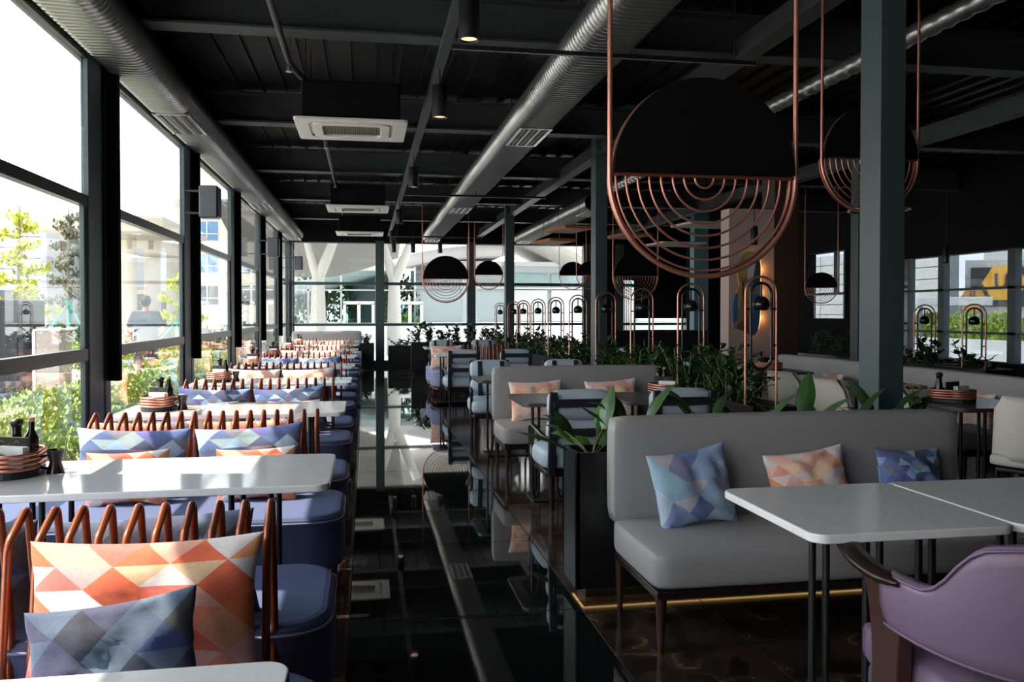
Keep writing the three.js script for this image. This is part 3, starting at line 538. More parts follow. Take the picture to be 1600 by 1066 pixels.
// cream chairs at the benches along the right side
function makeCreamChair() {
  const t = thing('dining_chair', '', 'chair', [0, 0, 0], 0);
  const pos = []; const N = 14, Rw = 10, idx = [], uv = [];
  for (const off of [0, 0.045]) for (let j = 0; j <= Rw; j++) for (let i = 0; i <= N; i++) { const u = i / N * 2 - 1, v = j / Rw, w = 0.245 - 0.05 * v - 0.05 * Math.max(0, v - 0.8) * 5 * Math.abs(u) ** 3; pos.push(u * w, 0.44 + 0.43 * v * (1 - 0.03 * u ** 4), -0.2 - 0.09 * v + 0.10 * u * u - off); uv.push(u, v); }
  const K = (N + 1) * (Rw + 1), id = (s, j, i) => s * K + j * (N + 1) + i;
  for (const s of [0, 1]) for (let j = 0; j < Rw; j++) for (let i = 0; i < N; i++) { const a = id(s, j, i), b = id(s, j, i + 1), c = id(s, j + 1, i), d = id(s, j + 1, i + 1); s ? idx.push(a, c, b, b, c, d) : idx.push(a, b, c, b, d, c); }
  for (let i = 0; i < N; i++) for (const j of [0, Rw]) { const a = id(0, j, i), b = id(0, j, i + 1), c = id(1, j, i), d = id(1, j, i + 1); idx.push(a, c, b, b, c, d); }
  for (let j = 0; j < Rw; j++) for (const i of [0, N]) { const a = id(0, j, i), b = id(0, j + 1, i), c = id(1, j, i), d = id(1, j + 1, i); idx.push(a, c, b, b, c, d); }
  const g = new THREE.BufferGeometry(); g.setAttribute('position', new THREE.Float32BufferAttribute(pos, 3)); g.setAttribute('uv', new THREE.Float32BufferAttribute(uv, 2)); g.setIndex(idx); g.computeVertexNormals();
  mesh('backrest', g, M.cream, t);
  mesh('seat', puff(0.48, 0.09, 0.48, 0.035, 0.01, 5, 0, 0.435, 0.02), M.cream, t);
  mesh('seat_frame', RB(0.42, 0.03, 0.42, 0.01, 0, 0.37, 0.02), M.darkWood, t);
  for (const x of [-0.2, 0.2]) for (const z of [-0.17, 0.21]) mesh('leg', new THREE.CylinderGeometry(0.018, 0.011, 0.37, 8).translate(x, 0.185, z), M.darkWood, t);
  return t;
}
const cc = makeCreamChair(); cc.position.set(3.93, 0, -6.35); cc.rotation.y = Math.PI / 2 + 0.25;
cc.userData.label = 'cream chair with a rounded back just left of the big teal column'; cc.userData.group = 'cream dining chairs';
copyOf(cc, [3.98, 0, 7.15], Math.PI / 2 + 0.25, 'cream chair behind the arch lamp foot, second to the left of the big teal column');
copyOf(cc, [3.9, 0, 7.95], Math.PI / 2 + 0.25, 'cream chair behind the capsule loop of the nearest arch lamp');
copyOf(cc, [4.12, 0, 5.75], Math.PI / 2 + 0.1, 'cream chair half hidden behind the right side of the big teal column');
copyOf(cc, [4.35, 0, 4.75], Math.PI / 2 + 0.5, 'cream chair low at the right edge of the picture, nearest of the cream chairs');
copyOf(ac, [3.9, 0, 9.3], Math.PI * 0.6, 'pale blue armchair beyond the arch lamps, in front of the black counter');
copyOf(ac, [4.2, 0, 12.6], Math.PI * 0.6, 'pale blue armchair far off between the two arch lamps left of the middle');

// grey benches along the right, with tables
makeSofa(1.95, 0.86, 'long grey bench with high back at the right, nearest to the camera', [5.1, 0, 6.95], -Math.PI / 2);
makeSofa(2.1, 0.86, 'long grey bench further back between the two teal columns', [5.1, 0, 9.1], -Math.PI / 2);
cushion('peach', 0.4, 0.3, 0.13, [5.1, 0.432, 6.3], -0.2, 0, -Math.PI / 2, 'pale orange cushion on the near grey bench at the right', 'cushions on the grey sofas');
cushion('peach', 0.4, 0.3, 0.13, [5.1, 0.432, 8.55], -0.2, 0, -Math.PI / 2, 'pale orange cushion on the further grey bench', 'cushions on the grey sofas');
squareTable(0.7, 0.7, M.greyTop, 'dark grey table with flowers and a basket, nearest at the right edge', [4.32, 5.35], 'dark grey tables along the right');
squareTable(0.7, 0.7, M.greyTop, 'dark grey table right of the big teal column before the near grey bench', [4.6, 7.0], 'dark grey tables along the right');
squareTable(0.7, 0.7, M.greyTop, 'dark grey table in front of the further grey bench', [4.5, 8.75], 'dark grey tables along the right');
basketSet(4.2, 0.75, 5.4, 'on the dark table at the right', 1, 0.8);
basketSet(4.45, 0.75, 8.7, 'on the dark table before the further grey bench', 1, 0.8);
squareTable(0.7, 0.7, M.greyTop, 'dark grey table below the painted panel', [4.2, 10.0], 'dark grey tables along the right');
basketSet(4.2, 0.75, 10.0, 'on the dark table below the painted panel', 0, 0.8);

// ---------------------------------------------------------------- planters and their plants
function planter(x0, x1, d0, d1, h, label, led) {
  const t = thing('planter_box', label, 'planter', [(x0 + x1) / 2, 0, (d0 + d1) / 2]), w = x1 - x0, d = d1 - d0, wall = 0.022, y0 = 0.055;
  mesh('plinth', RB(w - 0.12, y0 + 0.005, d - 0.1, 0.003, 0, y0 / 2, 0, 1), M.black, t);
  for (const s of [1, -1]) mesh('side_panel', RB(w, h - y0, wall, 0.003, 0, (h + y0) / 2, s * (d / 2 - wall / 2), 1), M.blackSatin, t);
  for (const s of [1, -1]) mesh('end_panel', RB(wall, h - y0, d, 0.003, s * (w / 2 - wall / 2), (h + y0) / 2, 0, 1), M.blackSatin, t);
  mesh('bottom_panel', B(w - 0.01, 0.02, d - 0.01, 0, y0 + 0.01, 0), M.blackSatin, t);
  mesh('soil', B(w - 0.05, 0.04, d - 0.05, 0, h - 0.09, 0), M.soil, t);
  if (led) {
    mesh('led_strip', merge([B(w - 0.1, 0.008, 0.006, 0, y0 - 0.006, d / 2 - 0.038), B(0.006, 0.008, d - 0.06, -w / 2 + 0.05, y0 - 0.006, 0)]), M.ledGlow, t);
    const lamp = (lw, x, z, rot) => { const l = new THREE.RectAreaLight(new THREE.Color().setRGB(1, 0.6, 0.2), 3, lw, 0.01); l.position.set((x0 + x1) / 2 + x, y0 - 0.012, -(d0 + d1) / 2 + z); l.rotation.set(-Math.PI / 2, 0, rot); scene.add(l); };
    lamp(w - 0.1, 0, d / 2 - 0.03, 0); lamp(d - 0.06, -w / 2 + 0.043, 0, Math.PI / 2);
  }
  return t;
}
planter(1.0, 2.95, 3.9, 4.17, 0.72, 'black planter box across the room right behind the large grey sofa, warm light under it', true);
planter(2.83, 3.2, 5.75, 10.2, 0.70, 'long black planter running down the room under the nearer arch lamps');
planter(2.83, 3.2, 10.7, 16.95, 0.70, 'long black planter under the farther arch lamps, beyond the middle teal column');
planter(2.83, 3.2, 17.45, 19.0, 0.70, 'short black planter behind the farthest column under the last arch lamps');
planter(1.0, 2.8, 18.65, 18.98, 0.74, 'black planter box across the far end of the aisle row');
planter(-0.45, 0.2, 21.55, 21.95, 0.62, 'low planter with a clipped hedge left of the end wall post'); planter(0.56, 1.3, 21.6, 21.95, 0.55, 'low planter right of the end wall post at the far end');
planter(7.3, 7.7, 8.8, 13.6, 0.72, 'black planter far right before the tinted windows');

// leaves: a long pointed blade that bends back, base at the origin, growing along +y then arching to +z
function leafGeo(len, wid, arch, cup) {
  const n = 7, pos = [], uv = [], idx = []; let y = 0, z = 0, a = 0;
  for (let j = 0; j <= n; j++) {
    const t = j / n, w = wid / 2 * Math.pow(Math.sin(Math.PI * Math.pow(0.04 + 0.95 * t, 0.85)), 0.85);
    for (const s of [-1, -0.5, 0, 0.5, 1]) { pos.push(s * w, y - Math.sin(a) * 0 + 0, z + Math.abs(s) * w * cup + Math.sin(t * 9 + s) * wid * 0.02); uv.push((s + 1) / 2, t); }
    y += Math.cos(a) * len / n; z += Math.sin(a) * len / n; a += arch / n;
  }
  for (let j = 0; j < n; j++) for (let i = 0; i < 4; i++) { const p = j * 5 + i; idx.push(p, p + 1, p + 5, p + 1, p + 6, p + 5); }
  const g = new THREE.BufferGeometry(); g.setAttribute('position', new THREE.Float32BufferAttribute(pos, 3)); g.setAttribute('uv', new THREE.Float32BufferAttribute(uv, 2)); g.setIndex(idx); g.computeVertexNormals(); return g;
}
const bigLeaves = [leafGeo(0.25, 0.085, 0.9, 0.25), leafGeo(0.21, 0.08, 1.5, 0.3), leafGeo(0.28, 0.10, 0.5, 0.2)];
const smallLeaves = [leafGeo(0.085, 0.045, 0.8, 0.25), leafGeo(0.07, 0.04, 1.3, 0.2)];
function bigLeafPlant(label, [x, y, D], n, hgt, mats, lean = 0) {
  const t = thing('leafy_plant', label, 'plant', [x, y, D], 0);
  const stems = [];
  for (let k = 0; k < n; k++) {
    let a = k * 2.4 + rr(-0.4, 0.4); const up = hgt * (0.25 + 0.75 * k / n), out = 0.05 + 0.07 * rnd() + lean;
    if (Math.cos(a) > -0.15 && up < 0.3 && Math.abs(Math.sin(a)) < 0.98) a = Math.cos(a) > 0 ? Math.PI - a : a; // low leaves grow away from the sofa back
    const l = mesh('leaf', bigLeaves[k % 3], mats[k % mats.length], t); l.rotation.set(0.35 + 0.75 * (1 - k / n) + rr(-0.15, 0.15), a, rr(-0.2, 0.2), 'YXZ'); l.position.set(Math.sin(a) * out, up, Math.cos(a) * out); l.scale.setScalar(rr(0.78, 1.12));
    stems.push(bar([[0, 0, 0], [Math.sin(a) * out * 0.3, up * 0.6, Math.cos(a) * out * 0.3], [Math.sin(a) * out, up + 0.005, Math.cos(a) * out]], 0.004, 0.05, 5));
  }
  mesh('stem', merge(stems), M.stem, t);
  return t;
}
const NEAR = ['arching over the aisle end of the planter beside the large grey sofa', 'in front of the second blue armchair', 'in the planter left of the nearest arch lamp foot', 'standing against the nearest arch lamp', 'with upright blades in front of the cream chairs', 'dark and broad just left of the big teal column', 'hiding the foot of the big teal column'];
[[1.12, 12, 0.17, ['leafC', 'leafA', 'leafB', 'leafS'], 0.03], [1.36, 8, 0.24, ['leafS', 'leafA', 'leafB']], [1.74, 8, 0.26, ['leafA', 'leafA', 'leafS']], [2.02, 8, 0.22, ['leafS', 'leafB']], [2.26, 9, 0.21, ['leafS', 'leafA', 'leafB']], [2.50, 7, 0.18, ['leafA']], [2.76, 7, 0.26, ['leafA', 'leafS']]]
  .forEach(([x, n, h, m, lean], i) => bigLeafPlant('green big-leaved plant ' + NEAR[i], [x, 0.64, 4.06 + (i % 2) * 0.02], n, h, m.map((k) => M[k]), lean));
// bushy plants: small leaves on branching shoots, one stuff part each
function bush(name, label, pos, w, h, d, n, mat, geos, group, scale = 1, parts = 0) {
  const t = thing(name, label, 'plant', pos, 0, group), lf = [], st = [];
  const shoots = Math.max(3, Math.round(n / 14));
  for (let s = 0; s < shoots; s++) {
    const bx = rr(-w, w) * 0.3, bz = rr(-d, d) * 0.3, tx = bx + rr(-w, w) * 0.42, tz = bz + rr(-d, d) * 0.42, ty = h * rr(0.55, 1);
    st.push(bar([[bx, 0, bz], [(bx * 0.7 + tx * 0.3), ty * 0.5, (bz * 0.7 + tz * 0.3)], [tx, ty, tz]], 0.004 * scale, 0.1, 5));
    for (let k = 0; k < n / shoots; k++) { const u = 0.06 + 0.94 * Math.pow(rnd(), 0.85), a = rr(0, 6.3), g = geos[k % geos.length].clone(); const q = scale * rr(0.7, 1.2); g.scale(q, q, q).rotateX(rr(0.3, 1.3)).rotateY(a).translate(bx + (tx - bx) * u + Math.sin(a) * 0.015, ty * u, bz + (tz - bz) * u + Math.cos(a) * 0.015); lf.push(g); }
  }
  tag(mesh('branches', merge(st), M.stem, t), null, null, null, 'stuff');
  tag(mesh('foliage', merge(lf), mat, t), null, null, null, 'stuff');
  return t;
}
for (let k = 0; k < 9; k++) bush('planter_shrub', `leafy shrub in the planter under the nearer arch lamps, ${ORD[k]} from the near end`, [3.01 + rr(-0.04, 0.04), 0.62, 6.5 + k * 0.43], 0.48, rr(0.3, 0.52), 0.5, 170, [M.leafA, M.leafB, M.leafA][k % 3], smallLeaves, 'shrubs in the long planters', 1.25);
for (let k = 0; k < 15; k++) bush('planter_shrub', `leafy green shrub in the planter under the farther arch lamps, ${ORD[k]} from its near end`, [3.01, 0.62, 10.95 + k * 0.55 + (k > 10 ? 0.75 : 0)], 0.5, rr(0.32, 0.55), 0.55, 150, M.leafA, smallLeaves, 'shrubs in the long planters', 1.4);
for (let k = 0; k < 6; k++) bush('planter_shrub', `leafy shrub against the bright end wall in the far planter, ${ORD[k]} from the aisle`, [1.1 + k * 0.31, 0.66, 18.8], 0.32, rr(0.4, 0.55), 0.3, 110, M.leafA, smallLeaves, 'shrubs in the far planter', 1.5);
bush('clipped_hedge', 'low green hedge plant left of the end wall post', [-0.13, 0.54, 21.75], 0.62, 0.3, 0.3, 220, M.leafB, smallLeaves, null, 1.2);
bush('clipped_hedge', 'low pale green hedge plant right of the end wall post', [0.95, 0.48, 21.78], 0.7, 0.26, 0.3, 180, M.leafB, smallLeaves, null, 1.2);
for (let k = 0; k < 8; k++) bush('planter_shrub', `dark shrub in front of the tinted right window, ${ORD[k]} from the right`, [7.5, 0.64, 9.15 + k * 0.55], 0.5, rr(0.25, 0.5), 0.55, 80, M.leafA, smallLeaves, 'shrubs at the tinted window', 1.5);
bush('fern', 'green fern-like plant beside the dark table at the right', [3.75, 0.5, 5.45], 0.35, 0.3, 0.3, 110, M.leafB, smallLeaves, null, 1.3);
planter(3.55, 3.95, 5.3, 5.6, 0.55, 'small black plant box beside the dark table at the right');
bush('table_bouquet', 'small yellow and orange flowers on the dark table at the right', [4.02, 0.75, 5.55], 0.1, 0.14, 0.1, 24, S(L(0.5, 0.25, 0.03), 0.7, 0, { side: THREE.DoubleSide }), smallLeaves, null, 0.5);

// ---------------------------------------------------------------- arch lamps: copper arch, black capsule loop, ball shade
function makeArchLamp() {
  const t = thing('arch_lamp', '', 'lamp', [0, 0, 0], 0), o = 0.128, i = 0.085;
  const arc = (r, y, a0, a1, n = 12) => { const p = []; for (let k = 0; k <= n; k++) { const a = a0 + (a1 - a0) * k / n; p.push([Math.cos(a) * r, y + Math.sin(a) * r, 0]); } return p; };
  mesh('outer_arch', sweep([[o, -0.2, 0], ...arc(o, 0.82, 0, Math.PI), [-o, -0.2, 0]], 0.0095, 10), M.rose, t);
  mesh('inner_loop', sweep([...arc(i, 0.815, 0, Math.PI), ...arc(i, 0.32, Math.PI, 2 * Math.PI)], 0.011, 10, true), M.blackSatin, t);
  for (const y of [0.70, 0.42]) for (const s of [-1, 1]) mesh('connector', CY(0.008, 0.008, o - i, 0, 0, 0, 10).rotateZ(Math.PI / 2).translate(s * (o + i) / 2, y, 0), M.black, t);
  mesh('stem', CY(0.008, 0.008, 0.13, 0, 0.84, 0, 10), M.black, t);
  const sh = []; for (let k = 0; k <= 16; k++) { const a = Math.PI * 0.5 - k / 16 * Math.PI * 0.75; sh.push([Math.max(0.001, Math.cos(a) * 0.064), Math.sin(a) * 0.064]); }
  mesh('shade', LA([...sh, [0.0, -0.045]], 28).translate(0, 0.735, 0), M.bottle, t);
  return t;
}
const al = makeArchLamp(), archG = 'arch lamps in the long planters';
const archD = (k) => (1300 * 3.0 / 0.985 * (0.00162 + 0.00035 * k) - 0.1728 * 3) / 0.985;
const archLabel = (k) => `copper arch lamp with black ball shade in the planter row, ${ORD[k]} from the camera`;
for (let k = 0; k < 10; k++) { if (k === 0) { al.position.set(3.0, 0.73, -archD(0)); tag(al, archLabel(0), null, archG); } else copyOf(al, [3.0, 0.73 - 0.006 * k, archD(k) - (k === 8 ? 0.38 : 0)], 0, archLabel(k), archG); }
copyOf(al, [7.5, 0.56, 10.2], -Math.PI / 5, 'arch lamp silhouette before the tinted window, beside the white cladding', 'arch lamps at the tinted window');
copyOf(al, [7.5, 0.56, 9.26], -Math.PI / 5, 'arch lamp silhouette before the tinted window, in front of the yellow sign', 'arch lamps at the tinted window');

// ---------------------------------------------------------------- ring pendants
function ringPendant(r, label, [x, y, D], turn, group) {
  const t = thing('ring_pendant', label, 'pendant', [x, y, D], turn, group), tube = r * 0.026;
  const arc = (q, a0, a1, n = 40, z = 0) => { const p = []; for (let k = 0; k <= n; k++) { const a = a0 + (a1 - a0) * k / n; p.push([Math.cos(a) * q, Math.sin(a) * q, z]); } return p; };
  mesh('hanger_frame', sweep([[-r, DECK - y, 0], [-r, 0.3 * r, 0], ...arc(r, Math.PI, 2 * Math.PI), [r, 0.3 * r, 0], [r, DECK - y, 0]], tube, 12), M.rose, t);
  mesh('upper_arc', sweep(arc(r * 0.985, 0.02, Math.PI - 0.02), tube * 0.75, 10), M.rose, t);
  mesh('crossbar', sweep([[-r, 0.02 * r, 0], [r, 0.02 * r, 0]], tube * 0.8, 10), M.copperDark, t);
  const s = new THREE.Shape(); s.absarc(0, 0, r * 0.965, 0, Math.PI); s.closePath();
  mesh('half_disc', new THREE.ExtrudeGeometry(s, { depth: r * 0.12, bevelEnabled: false, curveSegments: 48 }).translate(0, 0.04 * r, -r * 0.06), M.matte, t);
  for (const q of [0.1, 0.218, 0.338, 0.464, 0.587, 0.71, 0.832, 0.94]) mesh('wire_arc', sweep(arc(r * q, Math.PI, 2 * Math.PI, 32), r * 0.012, 8), M.rose, t);
  mesh('rear_ring', sweep(arc(r * 0.985, Math.PI, 2 * Math.PI, 40, -r * 0.11), tube * 0.6, 8), M.copperDark, t);
  for (const q of [-r, r]) mesh('ceiling_rose', CY(0.03, 0.03, 0.02, q, DECK - y - 0.03, 0), M.black, t);
  return t;
}
ringPendant(0.51, 'large copper ring pendant with a black half disc hanging above the big grey sofa', [1.735, 2.10, 4.1], 0);
ringPendant(0.345, 'smaller copper ring pendant partly hidden by the big teal column at the upper right', [3.25, 2.40, 4.97], 0);
ringPendant(0.515, 'large black and copper ring pendant far down the aisle before the end wall', [1.75, 2.15, 18.5], 0);
ringPendant(0.335, 'smaller ring pendant before the end wall, just left of the farthest column', [2.82, 2.28, 19.2], 0);
ringPendant(0.335, 'ring pendant before the end wall left of the middle teal column', [4.93, 2.3, 19.6], 0);
ringPendant(0.335, 'ring pendant overlapping its neighbour left of the middle teal column', [5.28, 2.3, 19.3], 0);
ringPendant(0.515, 'large dark ring pendant just right of the middle teal column', [5.85, 2.2, 17.6], 0);
ringPendant(0.28, 'small ring pendant silhouetted against the square window at the right', [8.1, 1.85, 13.85], -Math.PI / 6);

// ---------------------------------------------------------------- ceiling: ducts, cassettes, tracks, spots, pipe
function duct(label, flatEdge, roundEdge, bottom, d0, d1) {
  const t = thing('ventilation_duct', label, 'duct', [0, 0, 0]), r = 0.13, s = Math.sign(roundEdge - flatEdge), c = roundEdge - s * r, y = bottom + r;
  // profile: flat oval with one side rounder
  const prof = []; const r2 = 0.06;
  for (let k = 0; k <= 12; k++) { const a = -Math.PI / 2 + Math.PI * k / 12; prof.push([c + s * Math.cos(a) * r, y + Math.sin(a) * r]); }
  for (let k = 0; k <= 4; k++) { const a = Math.PI / 2 + Math.PI / 2 * k / 4; prof.push([flatEdge + s * r2 + s * Math.cos(a) * r2, y + r - r2 + Math.sin(a) * r2]); }
  for (let k = 0; k <= 4; k++) { const a = Math.PI + Math.PI / 2 * k / 4; prof.push([flatEdge + s * r2 + s * Math.cos(a) * r2, y - r + r2 + Math.sin(a) * r2]); }
  const cx = (flatEdge + roundEdge) / 2, m = prof.length, step = 0.064;
  let sec = 0;
  for (let D = d0; D < d1 - 0.01; D += 1.536, sec++) { // sections of spiral-seamed sheet
    const pos = [], idx = [], uv = [], rows = [];
    const end = Math.min(d1, D + 1.536), inset = 0.004;
    rows.push([D + 0.004, -0.006]);
    for (let q = D + 0.01; q < end - 0.02; q += step) { rows.push([q, 0], [q + step * 0.70, 0], [q + step * 0.78, 0.010], [q + step * 0.92, 0.010]); }
    rows.push([end - 0.004, -0.006]);
    for (const [q, o] of rows) for (let i = 0; i <= m; i++) { const [px, py] = prof[i % m]; const dx = px - cx, dy = py - y, l = Math.hypot(dx, dy); pos.push(px + dx / l * o, py + Math.sign(dy) * Math.min(1, Math.abs(dy) / 0.05) * o, -q); uv.push(i / m, q); }
    for (let j = 0; j + 1 < rows.length; j++) for (let i = 0; i < m; i++) { const a = j * (m + 1) + i, b = a + m + 1; s > 0 ? idx.push(a, b, a + 1, b, b + 1, a + 1) : idx.push(a, a + 1, b, b, a + 1, b + 1); }
    const g = new THREE.BufferGeometry(); g.setAttribute('position', new THREE.Float32BufferAttribute(pos, 3)); g.setAttribute('uv', new THREE.Float32BufferAttribute(uv, 2)); g.setIndex(idx); g.computeVertexNormals();
    mesh('duct_section', g, M.duct, t);
  }
  const cap = new THREE.Shape(prof.map(([a, b]) => new THREE.Vector2(a, b)));
  mesh('end_cap', new THREE.ExtrudeGeometry(cap, { depth: 0.01, bevelEnabled: false }).translate(0, 0, -d1), M.duct, t);
  // air outlets let into the underside
  for (let D = 8.45; D < d1; D += 6.25) {
    const x = flatEdge + s * 0.18, g = mesh('outlet_grille', merge([B(0.30, 0.014, 0.03, x, bottom - 0.006, -D + 0.42), B(0.30, 0.014, 0.03, x, bottom - 0.006, -D - 0.42), B(0.03, 0.014, 0.87, x - 0.15, bottom - 0.006, -D), B(0.03, 0.014, 0.87, x + 0.15, bottom - 0.006, -D)]), M.duct, t);
    mesh('outlet_back', B(0.28, 0.004, 0.83, x, bottom - 0.003, -D), M.black, g);
    for (let k = 0; k < 5; k++) mesh('outlet_blade', B(0.012, 0.016, 0.82, 0, 0, 0).rotateZ(0.5).translate(x - 0.1 + k * 0.05, bottom - 0.008, -D), k === 3 || k === 1 ? M.duct : M.black, g);
  }
  for (let D = d0 + 1; D < d1; D += 3.1) mesh('hanger', merge([CY(0.005, 0.005, DECK - bottom - 0.2, cx, (DECK + bottom + 0.2) / 2, -D, 6)]), M.black, t);
  return t;
}
duct('long silver flat-oval duct along the top of the window wall', -1.925, -1.535, 3.215, -1, 21.3);
duct('long silver flat-oval duct running down the middle of the ceiling', 1.83, 1.42, 3.215, -1, 21.3);
duct('silver flat-oval duct far off on the right beyond the column row', 4.2, 3.78, 3.215, 14.2, 21.3);
{ const t = thing('spiral_duct', 'thin silver spiral duct rising to the upper right corner behind the ring pendants', 'duct', [3.92, 3.42, 0]); // beaded by its spiral seam
  const pts = []; for (let D = 2.2; D <= 13.8; D += 0.03) pts.push([0, 0, -D]);
  mesh('pipe', sweep(pts, (u) => 0.07 + 0.006 * Math.sin(u * 11.6 / 0.16 * 2 * Math.PI), 14), M.duct, t);
  for (let D = 3; D < 13.8; D += 3.1) mesh('hanger', CY(0.005, 0.005, 0.4, 0, 0.24, -D, 6), M.black, t);
  mesh('collar', CY(0.105, 0.105, 0.06, 0, 0, 0, 18).rotateX(Math.PI / 2).translate(0, 0, -13.8), M.duct, t); }

function cassette(label, D, grp) {
  const t = thing('air_conditioner', label, 'air conditioner', [-0.12, 3.04, D], 0, grp);
  mesh('housing', RB(0.84, 0.3, 0.84, 0.02, 0, 0.2, 0), M.matte, t);
  const frame = new THREE.Shape(roundRect(0.95, 0.95, 0.03).getPoints(4)); frame.holes.push(new THREE.Path(roundRect(0.74, 0.74, 0.10).getPoints(6)));
  mesh('panel', new THREE.ExtrudeGeometry(frame, { depth: 0.01, bevelEnabled: true, bevelSize: 0.008, bevelThickness: 0.008, bevelSegments: 3 }).rotateX(Math.PI / 2).translate(0, 0.018, 0), M.offWhite, t);
  mesh('recess', B(0.76, 0.01, 0.76, 0, 0.03, 0), M.black, t);
  const inner = new THREE.Shape(roundRect(0.66, 0.66, 0.09).getPoints(6)); inner.holes.push(new THREE.Path(roundRect(0.52, 0.50, 0.06).getPoints(6)));
  mesh('inner_panel', new THREE.ExtrudeGeometry(inner, { depth: 0.015, bevelEnabled: true, bevelSize: 0.006, bevelThickness: 0.006, bevelSegments: 2 }).rotateX(Math.PI / 2).translate(0, 0.015, 0), M.offWhite, t);
  for (let k = 0; k < 27; k++) mesh('grille_slat', B(0.006, 0.016, 0.50, -0.25 + k * 0.0192, 0.02, 0), M.grille, t);
  for (const [x, z, w, d] of [[-0.36, 0, 0.05, 0.5], [0.36, 0, 0.05, 0.5], [0, -0.36, 0.5, 0.05], [0, 0.36, 0.5, 0.05]]) mesh('vane', RB(w, 0.008, d, 0.003, x, 0.018, z), M.offWhite, t);
  t.scale.z = 0.88;
  for (const x of [-0.38, 0.38]) for (const z of [-0.38, 0.38]) mesh('hanger', CY(0.005, 0.005, 0.55, x, 0.58, z, 6), M.black, t);
}
cassette('square white ceiling air conditioner, nearest of the three', 7.68, 'ceiling air conditioners'); cassette('square white ceiling air conditioner, middle one of the three', 13.5, 'ceiling air conditioners'); cassette('square white ceiling air conditioner, farthest of the three', 17.7, 'ceiling air conditioners');

tag(mesh('cable_tray', merge([B(0.07, 0.012, 24, 0.60, 3.40, -10), B(0.006, 0.05, 24, 0.635, 3.425, -10), B(0.006, 0.05, 24, 0.565, 3.425, -10)]), M.beam), 'narrow grey cable tray running down the ceiling above the aisle', 'cable tray');
{ const t = thing('sprinkler_pipe', 'dark sprinkler pipe running down the ceiling left of the air conditioners', 'pipe', [-0.6, 3.40, 0]);
  mesh('pipe', bar([[0, 0, 3], [0, 0, -7.0], [0.14, 0, -7.6], [0.14, 0, -20]], 0.024, 0.3, 10), M.beam, t);
  for (const D of [4.55, 7.0, 10.1, 13.2, 16.3]) { const x = D > 7.3 ? 0.14 : 0; mesh('clamp', merge([CY(0.034, 0.034, 0.04, 0, 0, 0, 14).rotateX(Math.PI / 2).translate(x, 0, -D), CY(0.005, 0.005, 0.42, x, 0.22, -D, 6)]), M.beam, t); mesh('sprinkler_head', merge([CY(0.012, 0.018, 0.05, x, -0.045, -D + 0.12), CY(0.025, 0.025, 0.006, x, -0.075, -D + 0.12)]), M.steel, t); } }
// cylinder spots hanging under the tray
function makeSpot() {
  const t = thing('cylinder_spot', '', 'spotlight', [0, 0, 0]);
  mesh('body', LA([[0.0, 0.26], [0.062, 0.26], [0.062, 0.0], [0.055, 0.0], [0.05, 0.02], [0.0, 0.021]], 28), M.black, t);
  mesh('lamp_face', CY(0.048, 0.048, 0.006, 0, 0.014, 0, 24), M.spotGlow, t);
  mesh('stem', CY(0.008, 0.008, 0.14, 0, 0.33, 0, 8), M.black, t);
  return t;
}
const sp = makeSpot(), spotG = 'cylinder spots over the aisle';
const spotLight = (x, y, D, power) => { const l = new THREE.SpotLight(new THREE.Color().setRGB(1, 0.72, 0.42), power, 0, 0.5, 0.6); l.position.set(x, y - 0.01, -D); l.target.position.set(x, 0, -D); l.castShadow = true; scene.add(l, l.target); };
[[0.6, 3.0, 4.88], [0.6, 3.0, 6.85], [0.6, 3.0, 10.7], [0.6, 3.0, 15.1], [0.6, 3.0, 19.0]].forEach(([x, y, D], k) => {
  const lb = `black cylinder spot with warm glow under the cable tray, ${ORD[k]} from the camera`;
  if (!k) { sp.position.set(x, y, -D); tag(sp, lb, null, spotG); } else copyOf(sp, [x, y, D], 0, lb, spotG);
  spotLight(x, y, D, 2.5);
});
// black light tracks across the room with small spots
[[5.4, 'nearest'], [12.2, 'middle'], [18.9, 'farthest']].forEach(([D, w]) => {
  const t = thing('light_track', `black light track crossing under the main duct, the ${w} one`, 'light track', [1.6, 3.12, D]);
  mesh('rail', RB(2.1, 0.03, 0.035, 0.004, 0, 0, 0), M.black, t); mesh('rail_lip', B(2.1, 0.003, 0.006, 0, -0.016, 0.012), M.steel, t);
  for (const x of [-0.9, 0, 0.9]) mesh('hanger', CY(0.005, 0.005, 0.72, x, 0.36, 0, 6), M.black, t);
});
function makeTrackSpot() { const t = thing('track_spot', '', 'spotlight', [0, 0, 0]); mesh('body', LA([[0, 0], [0.05, 0], [0.052, 0.03], [0.052, 0.26], [0, 0.26]], 22), M.blackSatin, t); mesh('neck', CY(0.008, 0.008, 0.1, 0, 0.30, 0, 8), M.black, t); return t; }
const ts = makeTrackSpot();
ts.position.set(1.66, 2.755, -18.9); ts.userData.label = 'black track spot hanging before the bright end wall, above the far ring pendant'; ts.userData.group = 'track spots';
copyOf(ts, [1.05, 2.755, 18.9], 0, 'black track spot before the end wall, left of the far ring pendant'); copyOf(ts, [0.62, 2.755, 18.9], 0, 'black track spot before the end wall post, leftmost of the track spots');
for (const [x, y, D, w] of [[5.35, 2.35, 10.9, 'in front of the painted panel'], [9.2, 2.2, 12.0, 'at the top of the tinted window']]) { const c = copyOf(ts, [x, y, D], 0, 'black spot on a long drop rod ' + w, 'track spots'); mesh('drop_rod', CY(0.008, 0.008, DECK - y - 0.34, 0, (DECK - y + 0.3) / 2, 0, 8), M.black, c); }

